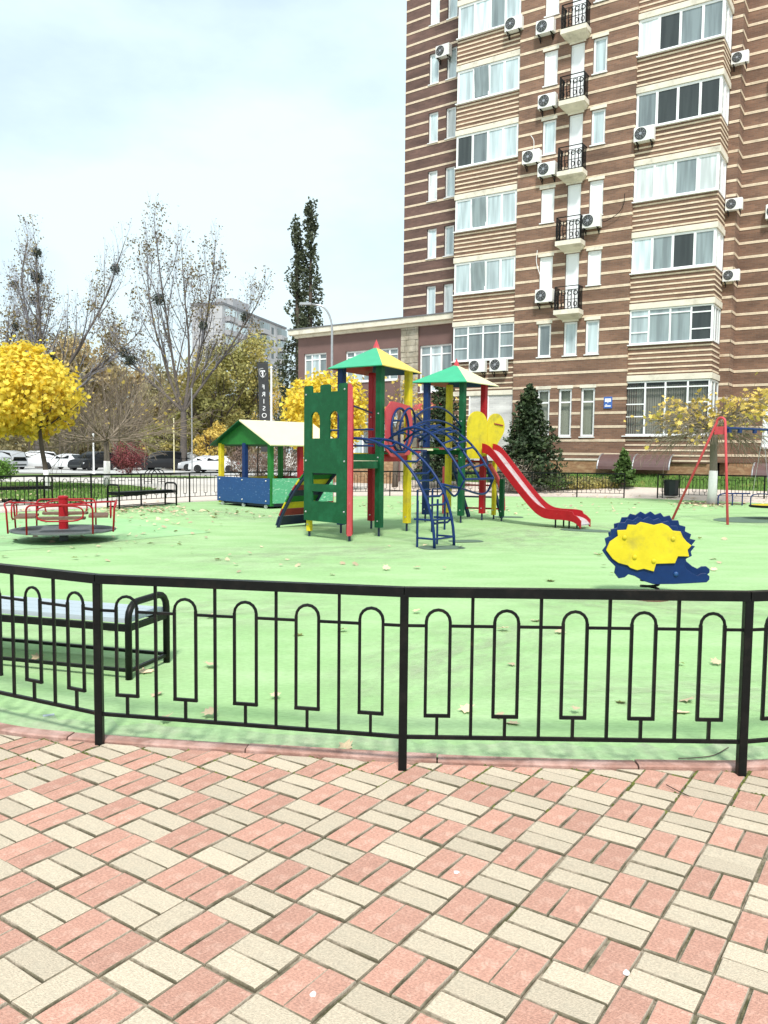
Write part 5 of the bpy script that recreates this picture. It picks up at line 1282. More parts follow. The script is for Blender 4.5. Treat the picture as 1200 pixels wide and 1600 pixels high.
umbrella('maple_tree', 'half-bare umbrella-shaped maple with whitewashed trunk behind the swing', (10.43, 25.68, 0), 2.3, 1.85, 4.3, 21, 2300, 'leaf_gold', .20, 34)
gs = PY(618, 700, 35.); umbrella('young_tree', 'twiggy tree with few leaves seen between the posts of the first tower', (gs.x, gs.y, .1), 2.4, 2.4, 5, 22, 700, 'leaf_gold', -.06, 14, False)
gm = G(167, 760); umbrella('young_tree', 'bare spreading tree with whitewashed trunk in the lawn left of the playhouse', (gm.x, gm.y, 0), 1.9, 3.6, 5, 23, 160, 'leaf_gold', -.05, 20)
mat('leaf_tuft', (.15, .115, .05), .8, .3, .4, island=.5, transl=.2, col2=(.30, .24, .08), c2pos=(.5, .7), col2scale=.4)
# ---- tall bare trees with mistletoe
def bare_tree(name, label, base, h, seed, lean, limbs_dirs, r0=.42, balls=5, leafn=2600, lm='leaf_bare', tm='twig_blue'):
    rng = np.random.default_rng(seed); rnd = random.Random(seed); t = thing(name, label, 'tree', tuple(base)); limbs, tips = [], []
    f_ = Vector((lean*.1, 0, h*.26)); limbs.append(([Vector((0, 0, -.3)), Vector((lean*.03, 0, h*.12)), f_], [r0*1.1, r0*.85, r0*.75], 0))
    for (dx, dy, dz, L) in limbs_dirs:
        grow(f_, Vector((dx, dy, dz)), h*L, r0*.42, 0, [(8, .05, .05, (7, 9), .42, .42, .22), (6, .07, .09, (5, 7), .46, .45, .15), (5, .09, .10, (3, 5), .5, .5, .2), (3, .12, .08, (0, 0), 0, 0, 0)], limbs, tips, rnd)
    limbs_mesh('trunk', limbs, 'bark_far', t, levs=(0, 1), sides=(7, 5), rmin=.03); limbs_mesh('twigs', limbs, tm, t, levs=(2, 3), sides=(3, 3, 3, 3), rmin=.009, kind='stuff')
    idx = rng.integers(0, len(tips), leafn); C = np.array([tuple(tips[i][0]) for i in idx])+rng.normal(size=(leafn, 3))*.18
    leaf_cloud('crown', C, .20, T_DIAMOND, lm, t, rng)
    ends = [l[0][-1] for l in limbs if l[2] in (1, 2)]; pk = [ends[i] for i in rng.integers(0, len(ends), 90)]
    C = np.concatenate([np.array([tuple(p)]*26)+rng.normal(size=(26, 3))*.42 for p in pk]); leaf_cloud('leaf_tufts', C, .24, T_DIAMOND, 'leaf_tuft', t, rng)
    big = [l for l in limbs if l[2] == 1]
    for k in range(balls):
        P = rnd.choice(big)[0]; p = P[rnd.randint(2, len(P)-1)]; C, D = blob_points(tuple(p), (.62*rnd.uniform(.6, 1.1),)*3, 420, rng, .2, .2)
        leaf_cloud('mistletoe', C, .17, T_DIAMOND, 'mistletoe', t, rng, nrm=D, kind='stuff')
    return t
b1 = PY(287, 722, 76.); bare_tree('bare_tree', 'tall nearly bare tree with upright limbs in front of the grey block', (b1.x, b1.y, -.3), 21, 31, .3, [(-.52, .1, 1, .58), (-.2, -.3, 1, .60), (.16, .25, 1, .58), (.42, -.1, 1, .56), (.62, .15, 1, .50), (-.95, .0, .9, .46)], .36, 5, 2600)
b2 = PY(62, 722, 80.); bare_tree('bare_tree', 'tall bare tree with dark mistletoe balls at the far left', (b2.x, b2.y, -.3), 22, 37, -.2, [(.72, .1, 1, .64), (.3, -.2, 1, .55), (-.2, .2, 1, .58), (-.55, -.1, 1, .52), (.95, .2, .75, .48), (-.05, .3, 1, .52)], .42, 9, 1800)
b3 = PY(-20, 722, 84.); bare_tree('bare_tree', 'bare tree cut by the left picture edge, behind the globe maple', (b3.x, b3.y, -.3), 19, 41, -.2, [(.4, .1, 1, .5), (.1, -.2, 1, .52), (-.3, .2, 1, .5), (.6, -.1, .8, .5)], .36, 3, 1200)
# ---- poplar: two close stems
pp = PY(474, 700, 76.); pt = thing('poplar_tree', 'slim dark twin-topped poplar left of the annex roof', 'tree', (pp.x, pp.y, 0)); rng = np.random.default_rng(51); rnd = random.Random(51)
Cs = []; tr = MB()
for (dx, top) in ((-.6, 22.4), (.6, 24.0)):
    tr.tube([(dx*.3, 0, 0), (dx*.7, 0, 6), (dx, .1, 14), (dx*1.1, 0, top)], [.4, .32, .2, .04], 6)
    z = 1.5
    while z < top:
        f = (z/top); w = (.4+1.9*math.sin(math.pi*min(1, (1-f)*.62+.05))**1.2)*(.62 if f > .5 else 1.0)
        for k in range(4):
            a = rnd.uniform(0, 6.28); rr = w*rnd.uniform(.25, 1.0); c = (dx*(.6+.5*f)+rr*math.cos(a), rr*math.sin(a), z+rnd.uniform(-.2, .5)); C, _ = blob_points(c, (.42, .42, .75), 30, rng, .2, .2); Cs.append(C)
        z += .52
for k in range(44): a = rnd.uniform(0, 6.28); C, _ = blob_points((2.7*math.cos(a)*rnd.random()+.3, 1.5*math.sin(a), rnd.uniform(2, 12)), (.7, .7, 1.5), 80, rng, .2, .2); Cs.append(C)
tr.build('trunk', M['bark'], pt, smooth=True); leaf_cloud('crown', np.concatenate(Cs), .30, T_DIAMOND, 'leaf_poplar', pt, rng)
# ---- full-crowned trees built from leaf clumps
def clump_tree(name, label, base, h, w, seed, lm, n=60, leaf=.34, per=120, zf=.25, bark='bark', shape=1.0):
    rng = np.random.default_rng(seed); rnd = random.Random(seed); t = thing(name, label, 'tree', tuple(base)); limbs, tips = [], []
    for k in range(7): grow(Vector((0, 0, h*zf*.6)), Vector((math.cos(k*2.4)*.55, math.sin(k*2.4)*.55, 1)), h*.55, .16, 0, [(5, .08, .03, (4, 6), .5, .6, .3), (4, .1, .03, (0, 0), 0, 0, 0)], limbs, tips, rnd)
    limbs.append(([Vector((0, 0, -.3)), Vector((.1, 0, h*zf*.4)), Vector((0, 0, h*zf*.7))], [.4, .32, .28], 0)); limbs_mesh('trunk', limbs, bark, t, rmin=.02)
    Cs, Ns = [], []
    for k in range(n):
        D = Vector((rnd.gauss(0, 1), rnd.gauss(0, 1), rnd.gauss(0, 1))).normalized(); q = rnd.uniform(.45, .95); zc = h*(zf+(1-zf)*.5)
        c = (D.x*w*.5*q, D.y*w*.5*q, zc+D.z*h*(1-zf)*.5*q); s_ = w*rnd.uniform(.09, .17); C, N_ = blob_points(c, (s_*1.2, s_*1.2, s_*.8), per, rng, .3, .25); Cs.append(C); Ns.append(N_)
    leaf_cloud('crown', np.concatenate(Cs), leaf, T_DIAMOND, lm, t, rng, nrm=np.concatenate(Ns)*.4+np.array([0, 0, .3])); return t
w1 = PY(372, 700, 90.); clump_tree('willow_tree', 'broad yellow-green tree in front of the far grey block', (w1.x, w1.y, -.3), 15.3, 10.5, 61, 'leaf_olive', 85, .36, 130)
w2 = PY(328, 700, 84.); clump_tree('willow_tree', 'lower yellow-green tree left of the broad one, behind the parked cars', (w2.x, w2.y, -.3), 11.0, 7.5, 62, 'leaf_olive', 50, .36, 110)
w3 = PY(440, 700, 88.); clump_tree('young_tree', 'pale thinly leaved tree behind the banner', (w3.x, w3.y, -.3), 9.0, 6.0, 63, 'leaf_gold', 34, .24, 60)
w4 = PY(262, 700, 82.); clump_tree('shrub_tree', 'dark olive bushy tree behind the black parked car', (w4.x, w4.y, -.3), 5.2, 5.5, 64, 'leaf_olive', 36, .3, 90, .1)
w5 = PY(330, 700, 78.); clump_tree('shrub_tree', 'golden low tree behind the white parked car', (w5.x, w5.y, -.3), 4.6, 4.2, 65, 'leaf_gold', 26, .26, 80, .12)
# ---- woodland behind the car park: one far mass
rng = np.random.default_rng(71); rnd = random.Random(71); Cs, limbs = [], []
for k in range(85):
    px = rnd.uniform(-160, 320); Y = rnd.uniform(100, 135); p = PY(px, 700, Y); hh = rnd.uniform(13, 18.5)*(1.0 if px < 170 else .8)
    for j in range(13):
        c = (p.x+rnd.gauss(0, 2.2), p.y+rnd.gauss(0, 1.5), hh*rnd.uniform(.08, .95)); s_ = rnd.uniform(1.0, 2.0); C, _ = blob_points(c, (s_, s_, s_), 95, rng, .2, .3); Cs.append(C)
for k in range(110):
    p = PY(rnd.uniform(-160, 430), 700, rnd.uniform(94, 104)); s_ = rnd.uniform(.8, 1.8); C, _ = blob_points((p.x, p.y, rnd.uniform(0, 3.2)), (s_*1.3, s_, s_), 110, rng, .2, .3); Cs.append(C)
wood = tag(leaf_cloud('woodland', np.concatenate(Cs), .50, T_DIAMOND, 'leaf_wood', None, rng), 'olive and rust coloured autumn woodland behind the car park', 'woodland', kind='stuff')
limbs = []
for k in range(46):
    px = rnd.uniform(-100, 300); Y = rnd.uniform(82, 98); p = PY(px, 700, Y); p.z = -.3; tips = []
    grow(p, Vector((rnd.gauss(0, .08), 0, 1)), rnd.uniform(5, 9), .13, 0, [(6, .06, .02, (7, 10), .5, .55, .25), (4, .1, .05, (4, 6), .5, .6, .2), (3, .12, .05, (0, 0), 0, 0, 0)], limbs, tips, rnd)
tag(limbs_mesh('bare_thicket', limbs, 'twig_brown', None, sides=(4, 3, 3), rmin=.02), 'brown leafless thicket in front of the woodland', 'thicket', kind='stuff')
# ---- conifers
def conifer(name, label, base, h, w, seed, m='needles', nb=150, z0=.12, dens=34):
    rng = np.random.default_rng(seed); rnd = random.Random(seed); t = thing(name, label, 'conifer', tuple(base))
    MB().tube([(0, 0, -.1), (.02, 0, h*.5), (0, 0, h*.98)], [.09, .06, .012], 7).build('trunk', M['bark'], t, smooth=True); C, N_, br = [], [], MB()
    for k in range(nb):
        f = (k+.5)/nb; z = h*(z0+(1-z0)*f); L = w*.5*(1-f)**.72*rnd.uniform(.6, 1.18)+.05; a = k*2.399+rnd.uniform(-.3, .3); dx, dy = math.cos(a), math.sin(a)
        n = int(dens*(.3+L/(w*.5)))
        br.tube([(0, 0, z), (dx*L*.5, dy*L*.5, z-.02*L), (dx*L, dy*L, z-.1*L+.06*L)], [.014, .009, .003], 3, caps=False)
        for i in range(n):
            q = rnd.uniform(.1, 1.0); sd = rnd.gauss(0, .17)*L*(1.1-q*.5); zz = z-.12*L*q+.1*L*q*q+rnd.gauss(0, .035)-abs(sd)*.2
            C.append((dx*L*q-dy*sd, dy*L*q+dx*sd, zz)); N_.append((dx*.2, dy*.2, .7))
    br.build('branches', M['bark'], t); leaf_cloud('needles', np.array(C), .15, T_NEEDLE*np.array([1, 2.2]), m, t, rng, nrm=np.array(N_), curl=.3); return t
s1 = PY(826, 700, 31.8); conifer('spruce_tree', 'dark green spruce against the brick wall right of the slide', (s1.x, s1.y, .25), 3.95, 3.0, 81, 'needles', 240, .05, 50)
s2 = PY(692, 700, 34.0); conifer('spruce_tree', 'dark spruce behind the second tower', (s2.x, s2.y, .2), 4.75, 2.6, 82, 'needles', 200, .06, 40)
s3 = PY(976, 700, 31.2); conifer('spruce_tree', 'small round young conifer beside the curved canopy', (s3.x, s3.y, .45), 1.25, 1.0, 83, 'needles_light', 70, .05, 30)
# ---- shrubs
def shrub(name, label, base, rr, seed, lm, n=1500, leaf=.09, group=None, twigs=True, tm='twig_brown'):
    rng = np.random.default_rng(seed); rnd = random.Random(seed); t = thing(name, label, 'shrub', tuple(base), 0, group); limbs, tips = [], []
    for k in range(12): grow(Vector((rnd.gauss(0, .1), rnd.gauss(0, .1), 0)), Vector((math.cos(k*2.4)*.7*rr[0]/max(rr), math.sin(k*2.4)*.7, 1)), rr[2]*1.7, .02, 0, [(4, .08, .02, (4, 6), .5, .5, .2), (3, .1, .04, (0, 0), 0, 0, 0)], limbs, tips, rnd)
    limbs_mesh('stems', limbs, tm, t, rmin=.006); C, D = blob_points((0, 0, rr[2]), rr, n, rng, .35, .2); C[:, 2] = np.maximum(C[:, 2], .03); leaf_cloud('foliage', C, leaf, T_DIAMOND, lm, t, rng, nrm=D); return t
hg = G(2, 752); shrub('clipped_bush', 'rounded bright green clipped bush at the left edge', (hg.x-.35, hg.y, 0), (.95, .95, .56), 91, 'leaf_hedge', 3800, .1)
q = PY(200, 732, 60.); shrub('barberry_bush', 'dark red leafless bush in front of the parked cars', (q.x, q.y, -.3), (1.5, 1.0, 1.2), 92, 'leaf_redbush', 3400, .11, None, True, 'leaf_redbush')
for i, (px, Y, rx, rz_, lb) in enumerate(((378, 50, .95, .95, 'brown bush left of the playhouse middle post'), (408, 49, .9, .85, 'brown bush seen between the blue and green playhouse posts'), (446, 48, 1.2, .98, 'brown bush behind the playhouse, next to the red post'), (486, 47, .9, .9, 'brown bush half hidden by the castle front'))):
    q = PY(px, 700, float(Y)); shrub('brown_bush', lb, (q.x, q.y, -.1), (rx, .8, rz_), 93+i, 'leaf_brownbush', 1700, .09, 'brown bushes behind the playhouse')
q = PY(805, 700, 31.0); shrub('grey_bush', 'grey-brown dry bush under the spruce', (q.x, q.y, .1), (1.0, .6, .62), 98, 'leaf_greybush', 2400, .07)
for i, (px, w, lb) in enumerate(((872, .62, 'low dark shrub nearest the spruce in the bed behind the fence'), (900, .55, 'low dark shrub, second from the spruce, behind the fence'), (928, .6, 'low dark shrub, third from the spruce, behind the fence'), (953, .4, 'low dark shrub next to the young conifer'))):
    q = PY(px, 700, 31.6); shrub('low_shrub', lb, (q.x, q.y, .12), (w, .4, .28), 101+i, 'needles_light' if i == 0 else 'leaf_olive', 900, .08, 'low shrubs in the bed under the brick wall')
# ---- grassy bank up to the tower block
mb = MB(); nx = 24
for j, (yy, zz) in enumerate(((-2.3, .285), (-1.9, .36), (-1.4, .47), (-.7, .6), (.6, .7))):
    for i in range(nx): x = -11+20.5*i/(nx-1); p = TP(x, yy, 0); mb.v.append((p[0], p[1], zz+.03*math.sin(x*2.1+j)*(j > 0)))
mb.f = [(j*nx+i, j*nx+i+1, (j+1)*nx+i+1, (j+1)*nx+i) for j in range(4) for i in range(nx-1)]
tag(mb.build('grass_bank', M['grass'], smooth=True), kind='structure')
mb = MB(); mb.add([tuple(Vector(TP(x, yy, 0))+Vector((0, 0, zz))) for yy, zz in ((-5.6, -.02), (-4.4, .03), (-2.3, .28)) for x in (-11, 9.5)], [(0, 1, 3, 2), (2, 3, 5, 4)])
tag(mb.build('sloping_path', M['path_paver']), kind='structure')
# grass tufts on lawns and bank (blades)
rng = np.random.default_rng(120); Cb = []
for k in range(9000): x = rng.uniform(-10.5, 9); f = rng.uniform(0, 1); yy = -2.25+2.4*f; zz = np.interp(yy, [-2.3, -1.9, -1.4, -.7, .6], [.285, .36, .47, .6, .7]); p = TP(x, yy, 0); Cb.append((p[0], p[1], zz+.04))
for k in range(9000):
    x, y = rng.uniform(-16, -8.6), rng.uniform(22, 36)
    if (x+8.4)*(-.2)+y > 21.5+(-8.4-x)*.0 and y < 36-(x+14)*.9 and y > 24.2+(-11.2-x)*.95 : Cb.append((x, y, .03))
Cb = np.array(Cb); n = len(Cb); a = rng.uniform(0, 6.28, n); hgt = rng.uniform(.05, .13, n); V0 = np.zeros((n, 3, 3)); dx, dy = np.cos(a)*.02, np.sin(a)*.02
V0[:, 0] = Cb+np.c_[dx, dy, np.zeros(n)-.03]; V0[:, 1] = Cb-np.c_[dx, dy, np.zeros(n)+.03]; V0[:, 2] = Cb+np.c_[rng.normal(0, .03, n), rng.normal(0, .03, n), hgt]
mat('grass_blade', (.12, .23, .04), .8, .2, 2, island=.45)
tag(mesh_np('grass_blades', V0.reshape(-1, 3), np.arange(n*3).reshape(n, 3), M['grass_blade']), 'short green grass on the lawn and the bank', 'grass', kind='stuff')
# ================================================================== PARKED CARS
def carpaint(n, c): return mat('car_'+n, c, .35, .03, 2, coat=.15, spec=.35)
CARC = dict(white=carpaint('white', (.72, .73, .74)), black=carpaint('black', (.012, .012, .014)), silver=carpaint('silver', (.42, .43, .45)), darkred=carpaint('darkred', (.10, .012, .016)))
def car(label, kind, col, loc, rz):
    t = thing('parked_car', label, 'car', loc, rz, 'cars parked behind the lawn')
    if kind == 'sedan': L, W_, H, st = 4.5, 1.78, 1.45, [(-2.25, .62, .62), (-2.15, .86, .9), (-1.55, .95, .97), (-.95, .98, 1.40), (-.1, .98, 1.45), (.55, .96, 1.30), (1.15, .93, .95), (1.95, .80, .82), (2.2, .66, .68), (2.25, .45, .45)]
    elif kind == 'van': L, W_, H, st = 4.8, 1.9, 1.8, [(-2.4, .75, .75), (-2.35, 1.05, 1.25), (-2.15, 1.08, 1.74), (-1.0, 1.08, 1.82), (.2, 1.06, 1.80), (.95, 1.04, 1.52), (1.35, 1.02, 1.10), (2.1, .92, .95), (2.35, .75, .77), (2.4, .5, .5)]
    else: L, W_, H, st = 4.6, 1.88, 1.7, [(-2.3, .7, .7), (-2.25, 1.0, 1.15), (-1.95, 1.04, 1.58), (-.9, 1.04, 1.70), (.1, 1.04, 1.68), (.75, 1.02, 1.42), (1.25, 1.0, 1.05), (2.0, .9, .94), (2.25, .74, .76), (2.3, .48, .48)]
    zb = .24; mb = MB(); n = len(st)
    for (x, zb_, zr) in st:
        cab = zr > zb_+.06; e = 1-.12*(abs(x)/(L/2))**3
        pr = [(W_*.46*e, zb), (W_*.5*e, zb+.2), (W_*.5*e, zb+(zb_-zb)*.6), (W_*.475*e, zb_), (W_*(.40 if cab else .42)*e, zr-(.06 if cab else .0)), (W_*(.33 if cab else .3)*e, zr)]
        for (y, z) in pr: mb.v.append((x, y, z))
        for (y, z) in reversed(pr): mb.v.append((x, -y, z))
    for k in range(n-1):
        for j in range(11): mb.f.append((k*12+j, (k+1)*12+j, (k+1)*12+j+1, k*12+j+1))
    mb.f.append(tuple(range(12))); mb.f.append(tuple((n-1)*12+j for j in range(11, -1, -1)))
    body = mb.build('body', CARC[col], t, smooth='auto')
    # glass: side panes and both screens follow the cabin
    cabs = [s_ for s_ in st if s_[2] > s_[1]+.06]; lo = st[[k for k, s_ in enumerate(st) if s_[2] > s_[1]+.06][0]-1]; hi = st[[k for k, s_ in enumerate(st) if s_[2] > s_[1]+.06][-1]+1]
    for sg in (-1, 1):
        lower = [(x, sg*(W_*.477), zb_+.03) for (x, zb_, zr) in cabs]; upper = [(x, sg*(W_*.412), zr-.10) for (x, zb_, zr) in cabs]
        P = lower+upper[::-1]; MB().add(P, [tuple(range(len(P)))]).build('side_window', M['glass_car'], t)
        for dx in (lo, hi):
            pass
    for (c0, c1) in ((lo, cabs[0]), (hi, cabs[-1])):
        s_ = 1 if c0[0] > c1[0] else -1; a, b = Vector((c0[0], 0, c0[2])), Vector((c1[0], 0, c1[2])); o = Vector((s_*.02, 0, .015))
        p, q = a.lerp(b, .12)+o, a.lerp(b, .9)+o; MB().quad((p.x, -W_*.38, p.z), (p.x, W_*.38, p.z), (q.x, W_*.31, q.z), (q.x, -W_*.31, q.z)).build('windscreen' if s_ > 0 else 'rear_window', M['glass_car'], t)
    for x in (-L*.3, L*.31):
        for sg in (-1, 1):
            w_ = MB().lathe([(.2, -.1), (.31, -.1), (.335, -.06), (.335, .06), (.31, .1), (.2, .1)], (x, sg*(W_*.5-.09), .33), 18, 'Y').build('wheel', M['tyre'], t)
            MB().lathe([(.03, 0), (.19, .0), (.2, .02), (.2, -.02)], (x, sg*(W_*.5+.005), .33), 12, 'Y').build('rim', M['steel'], w_)
    for sg in (-1, 1):
        MB().box((L/2-.17, sg*W_*.36, .66), (.2, .32, .13)).build('headlight', M['sign_white'], t); MB().box((-L/2+.10, sg*W_*.38, .82), (.12, .2, .2)).build('tail_light', M['paint_red'], t)
    MB().box((L/2-.02, 0, .42), (.08, W_*.7, .14)).build('bumper', M['grille_dark'], t); MB().box((-L/2+.03, 0, .42), (.08, W_*.7, .14)).build('bumper', M['grille_dark'], t)
    return t
CY = 76.
for (px, Y, kind, col, ang, lb) in ((6, 74, 'suv', 'silver', 150, 'silver car half behind the clipped green bush'), (50, 76, 'suv', 'white', 200, 'white car behind the globe maple trunk'), (104, 75, 'sedan', 'white', 160, 'white saloon car left of the black one'), (145, 73, 'suv', 'black', 250, 'black car seen from behind beside the white saloon'),
                                  (212, 77, 'sedan', 'darkred', 205, 'dark red car behind the red bush'), (252, 76, 'van', 'black', 195, 'black people carrier right of the red bush'), (297, 79, 'suv', 'white', 200, 'white off-road car right of the black people carrier'), (318, 74, 'sedan', 'silver', 190, 'silver car in front of the white off-road car'), (338, 70, 'sedan', 'white', 175, 'white car just left of the playhouse')):
    p = PY(px, 720, float(Y)); car(lb, kind, col, (p.x, p.y, HT(p.x, p.y)+.004), R(ang))
# ================================================================== POLES, LAMP, BANNER
lp = PY(518, 700, 40.); lz = PY(484, 474, 40.)
st_ = thing('street_lamp', 'tall grey street lamp with curved arm in front of the annex', 'lamp', (lp.x, lp.y, 0))
dxl = lz.x-lp.x
P = [Vector((0, 0, 0)), Vector((0, 0, 3)), Vector((0, 0, 7.4))]+[Vector((dxl*.62*(1-math.cos(a)), 0, 7.4+1.25*math.sin(a))) for a in np.linspace(.2, math.pi/2, 7)]+[Vector((dxl, 0, 8.72))]
MB().tube(P, [.085, .075, .06]+[.045]*8, 10).build('pole', M['steel'], st_, smooth=True)
MB().chbox((dxl-.2, 0, 8.72), (.6, .2, .11), .03).build('lamp_head', M['steel'], st_)
# notice board on the lamp
MB().bbox(-.62, .55, -.08, -.05, 4.55, 5.0).build('notice_board', M['grey_panel'], st_)
def pole(label, px, ytop, ybase, Y, r_, m, zb=0):
    p = PY(px, ybase, Y); z1 = PY(px, ytop, Y).z; t = thing('metal_pole', label, 'pole', (p.x, p.y, zb)); MB().tube([(0, 0, -.1), (0, 0, z1-zb)], [r_, r_*.8], 8).build('shaft', M[m], t); MB().lathe([(r_*1.3, z1-zb), (r_*1.3, z1-zb+.05), (0, z1-zb+.09)], (0, 0, 0), 8).build('cap', M[m], t)
    MB().lathe([(r_*2.2, 0), (r_*2.2, .03), (r_*1.2, .08)], (0, 0, -.02), 8).build('base_flange', M[m], t)
pole('short white post in front of the black parked car', 146.5, 679, 732, 62., .07, 'white_frame', -.28)
pole('tall thin grey pole beside the bare tree trunk', 300, 608, 706, 66., .06, 'steel', -.3)
pole('thin pale yellow pole right of the red bush', 272, 655, 726, 64., .05, 'paint_cream', -.3)
pole('white post to the right of the banner', 424, 575, 700, 42., .06, 'white_frame', 0)
# banner: seen from its back, so the word reads mirrored
bt = PY(402, 567, 38.); bw = PY(417, 567, 38.); ba_ = thing('banner_flag', 'tall dark grey banner flag with white shield and mirrored word FRISOR', 'banner', (bt.x, 38., 0))
zt2 = bt.z; wv = .50
def bn_pt(u, z): return (u+.11*(zt2-z)/2.9*1.0, .05*math.sin(z*1.7+u*3), z)
mb = MB(); nr = 22; V0 = []
for k in range(nr+1):
    z = zt2-(zt2-1.5)*k/nr
    for u in (0, wv*.5, wv): V0.append(bn_pt(u, z))
for off in (0, .012):
    o_ = len(mb.v); mb.v += [(x, y+off, z) for x, y, z in V0]; mb.f += [(o_+k*3+i, o_+k*3+i+1, o_+(k+1)*3+i+1, o_+(k+1)*3+i) for k in range(nr) for i in range(2)]
cloth = mb.build('cloth', M['banner_grey'], ba_, smooth=True)
MB().tube([(-.02, .03, -.1), (.05, .03, 2.5), (-.03, .03, zt2+.03)], [.03, .025, .015], 8).build('pole', M['iron_black'], ba_); MB().bar((-.03, .02, zt2+.03), (wv+.02, .02, zt2+.03), .03).build('top_arm', M['iron_black'], ba_)
def text_part(ch, u, z, size, parent):
    cu = bpy.data.curves.new('lettering', 'FONT'); cu.body = ch; cu.size = size; cu.align_x = 'CENTER'; cu.align_y = 'CENTER'; cu.extrude = .002
    o = bpy.data.objects.new('lettering', cu); COL.objects.link(o); dg = bpy.context.evaluated_depsgraph_get(); me = bpy.data.meshes.new_from_object(o.evaluated_get(dg)); bpy.data.objects.remove(o, do_unlink=True)
    p = bn_pt(u, z); me.transform(Matrix.Translation((p[0], p[1]-.016, p[2]))@Matrix.Rotation(math.pi/2, 4, 'X')@Matrix.Scale(-1, 4, (1, 0, 0))); me.flip_normals()
    l = bpy.data.objects.new('letter', me); COL.objects.link(l); me.materials.append(M['sign_white']); l.parent = parent
for k, ch in enumerate('FRISOR'): text_part(ch, wv*.47, zt2-1.12-.33*k, .30, cloth)
# shield with a mirrored emblem
sh = [(-.19, .17), (-.08, .2), (0, .22), (.08, .2), (.19, .17), (.18, -.02), (.11, -.17), (0, -.26), (-.11, -.17), (-.18, -.02)]
c_ = bn_pt(wv*.47, zt2-.45); out2 = [(u*.95, v*1.0) for u, v in sh]; in2 = [(u*.78, v*.82) for u, v in sh]
ring_board(out2, in2, lambda u, v, t: (c_[0]+u, c_[1]-.02+t, c_[2]+v), 0, .004).build('shield', mat('shield_grey', (.35, .35, .36), .6, .05), cloth)
mb = MB()
for (u0, u1, z0, z1) in ((-.025, .03, -.16, .08), (-.10, .11, .07, .105), (-.055, .06, -.18, -.155), (-.10, -.06, .02, .07), (.07, .11, .03, .07), (-.07, -.025, -.04, -.015)): mb.bbox(c_[0]+u0, c_[0]+u1, c_[1]-.022, c_[1]-.017, c_[2]+z0, c_[2]+z1)
mb.build('emblem', M['sign_white'], cloth)
# small arched bike stand outside the left fence
bk = G(236, 757); t = thing('bike_stand', 'small black arched bike stand outside the fence near the bench', 'bike stand', tuple(bk))
for k in range(3): MB().tube([(-.3+.08*k, .3*k, 0)]+[(-.3+.08*k+.3-.3*math.cos(a), .3*k, .35+.32*math.sin(a)) for a in np.linspace(0, math.pi, 9)]+[(.3+.08*k, .3*k, 0)], .02, 6).build('hoop', M['iron_black'], t)
MB().bar((-.3, 0, .12), (-.14, .6, .12), .025).build('tie_bar', M['iron_black'], t); MB().bar((.3, 0, .12), (.46, .6, .12), .025).build('tie_bar', M['iron_black'], t)
# ================================================================== FALLEN LEAVES, TWIGS, SCRAPS
rng = np.random.default_rng(200); rnd = random.Random(200)
def curled_leaf(s_):
    me = MB(); V0 = []
    for (x, y) in T_MAPLE: V0.append((x*s_, y*s_, .004+s_*(.28*abs(y)**1.3+.18*max(0, x)**2)))
    me.add(V0+[(0, 0, .004)], [(i, (i+1) % len(T_MAPLE), len(T_MAPLE)) for i in range(len(T_MAPLE))]); return me
near_l = [(800, 1130, .10, 'dry leaf lying behind the right middle fence panel, left of a hoop foot'), (1064, 1113, .11, 'pale curled leaf on the rubber near the right fence post'), (970, 1098, .09, 'small dry leaf below the middle of the right fence panel'), (245, 1085, .09, 'dry leaf on the rubber in front of the near bench end'), (228, 1050, .12, 'yellow leaf at the foot of the near bench'),
          (466, 993, .10, 'brown upturned leaf seen through a hoop of the left fence panel'), (540, 1168, .10, 'pale leaf close to the kerb left of the middle post'), (860, 908, .13, 'long dry leaf just above the fence rail, left of the hedgehog'), (985, 933, .13, 'leaf beside the round foot of the hedgehog')]
lf = curled_leaf(1.0).build('fallen_leaf', M['leaf_litter'])
for i, (x, y, s_, lb) in enumerate(near_l):
    o = lf if i == 0 else lf.copy()
    if i: COL.objects.link(o)
    o.location = G(x, y, .004); o.scale = (s_, s_*rnd.uniform(.7, 1), s_*rnd.uniform(.5, 1.2)); o.rotation_euler = (rnd.gauss(0, .25), rnd.gauss(0, .25), rnd.uniform(0, 6.28))
    tag(o, lb, 'leaf', 'fallen leaves near the front fence')
pts, sz = [], []
def litter(n, fx, fy, s0=.11, z=.02):
    for k in range(n): p = G(fx(), fy()); pts.append((p.x, p.y, z+rnd.uniform(0, .015)))
litter(60, lambda: rnd.uniform(0, 340), lambda: rnd.gauss(838, 22)); litter(40, lambda: rnd.uniform(150, 340), lambda: rnd.gauss(806, 10)); litter(18, lambda: rnd.uniform(330, 720), lambda: rnd.uniform(850, 900))
litter(120, lambda: rnd.uniform(0, 480), lambda: abs(rnd.gauss(0, 8))+797); litter(150, lambda: rnd.uniform(560, 1000), lambda: rnd.uniform(786, 805)); litter(120, lambda: rnd.gauss(1110, 32), lambda: rnd.gauss(789, 3)); litter(20, lambda: rnd.uniform(930, 1200), lambda: rnd.uniform(830, 900))
litter(26, lambda: rnd.uniform(0, 1200), lambda: rnd.uniform(880, 1150)); litter(40, lambda: rnd.uniform(0, 1200), lambda: rnd.gauss(1163, 6)); litter(160, lambda: rnd.uniform(160, 290), lambda: rnd.uniform(792, 802))
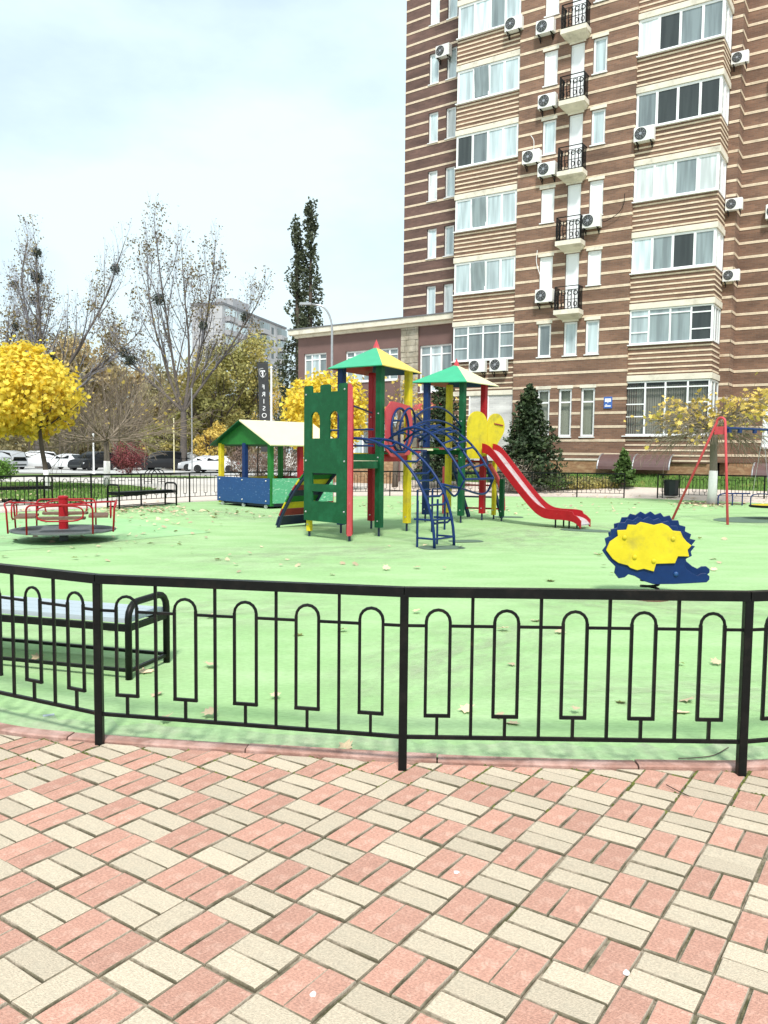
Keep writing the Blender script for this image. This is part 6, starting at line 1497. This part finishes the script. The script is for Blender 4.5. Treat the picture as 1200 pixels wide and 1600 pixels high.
for k in range(420): p = (rnd.uniform(-15, -8.8), rnd.uniform(22, 33)); pts.append((p[0], p[1], .05))
for k in range(260): p = TP(rnd.uniform(-9, 8), rnd.uniform(-6.5, -2.5), 0); pts.append((p[0], p[1], .05))
pts = [p for p in pts if p[1] > 4.25]
litter_o = leaf_cloud('leaf_litter', np.array(pts), .085, T_MAPLE, 'leaf_litter', None, rng, flat=3.0, curl=-.25)
tag(litter_o, 'scattered dry autumn leaves on the green rubber and the lawn', 'leaves', kind='stuff')
tw = catmull([G(1060, 1185, .012), G(1085, 1184, .014), G(1115, 1180, .012), G(1138, 1168, .02)], 5); tag(MB().tube(tw, .003, 5).build('fallen_twig', M['bark']), 'thin dark twig on the green rubber beside the right fence post', 'twig')
tw = catmull([G(1041, 1226, .012), G(1060, 1236, .012), G(1077, 1244, .012)], 4); tag(MB().tube(tw, .0025, 5).build('fallen_twig', M['bark']), 'short straight twig on the paving below the right fence post', 'twig')
for (x, y, s_, lb) in ((713, 1363, .012, 'white scrap lying on a joint in the middle of the paving'), (979, 1520, .014, 'white curved scrap in the joint at lower right'), (489, 1554, .012, 'white round chewing-gum spot on a red brick at bottom centre')):
    c = G(x, y, .003); n = 9; P = [(c.x+s_*rnd.uniform(.5, 1)*math.cos(6.283*k/n), c.y+s_*rnd.uniform(.4, 1)*math.sin(6.283*k/n)) for k in range(n)]
    tag(MB().prism(P, lambda u, v, t: (u, v, t), .001, .006).build('litter_scrap', M['sign_white']), lb, 'litter')
pb_ = G(76, 1118, .004); tag(MB().box((pb_.x, pb_.y, .006), (.06, .022, .006), .5).build('litter_scrap', M['bench_slat']), 'pale blue paper strip on the green rubber left of the left fence post', 'litter')
# soil and leaves ring at the foot of the whitewashed tree inside the fence
sheet('tree_pit', [(10.43+1.15*math.cos(a)*rnd.uniform(.85, 1.1), 25.68+.5*math.sin(a)*rnd.uniform(.85, 1.1)) for a in np.linspace(0, 2*math.pi, 22)[:-1]], .009, mat('soil', (.12, .085, .05), .95, .35, 9, .6, 40), parent=pg, kind=None)
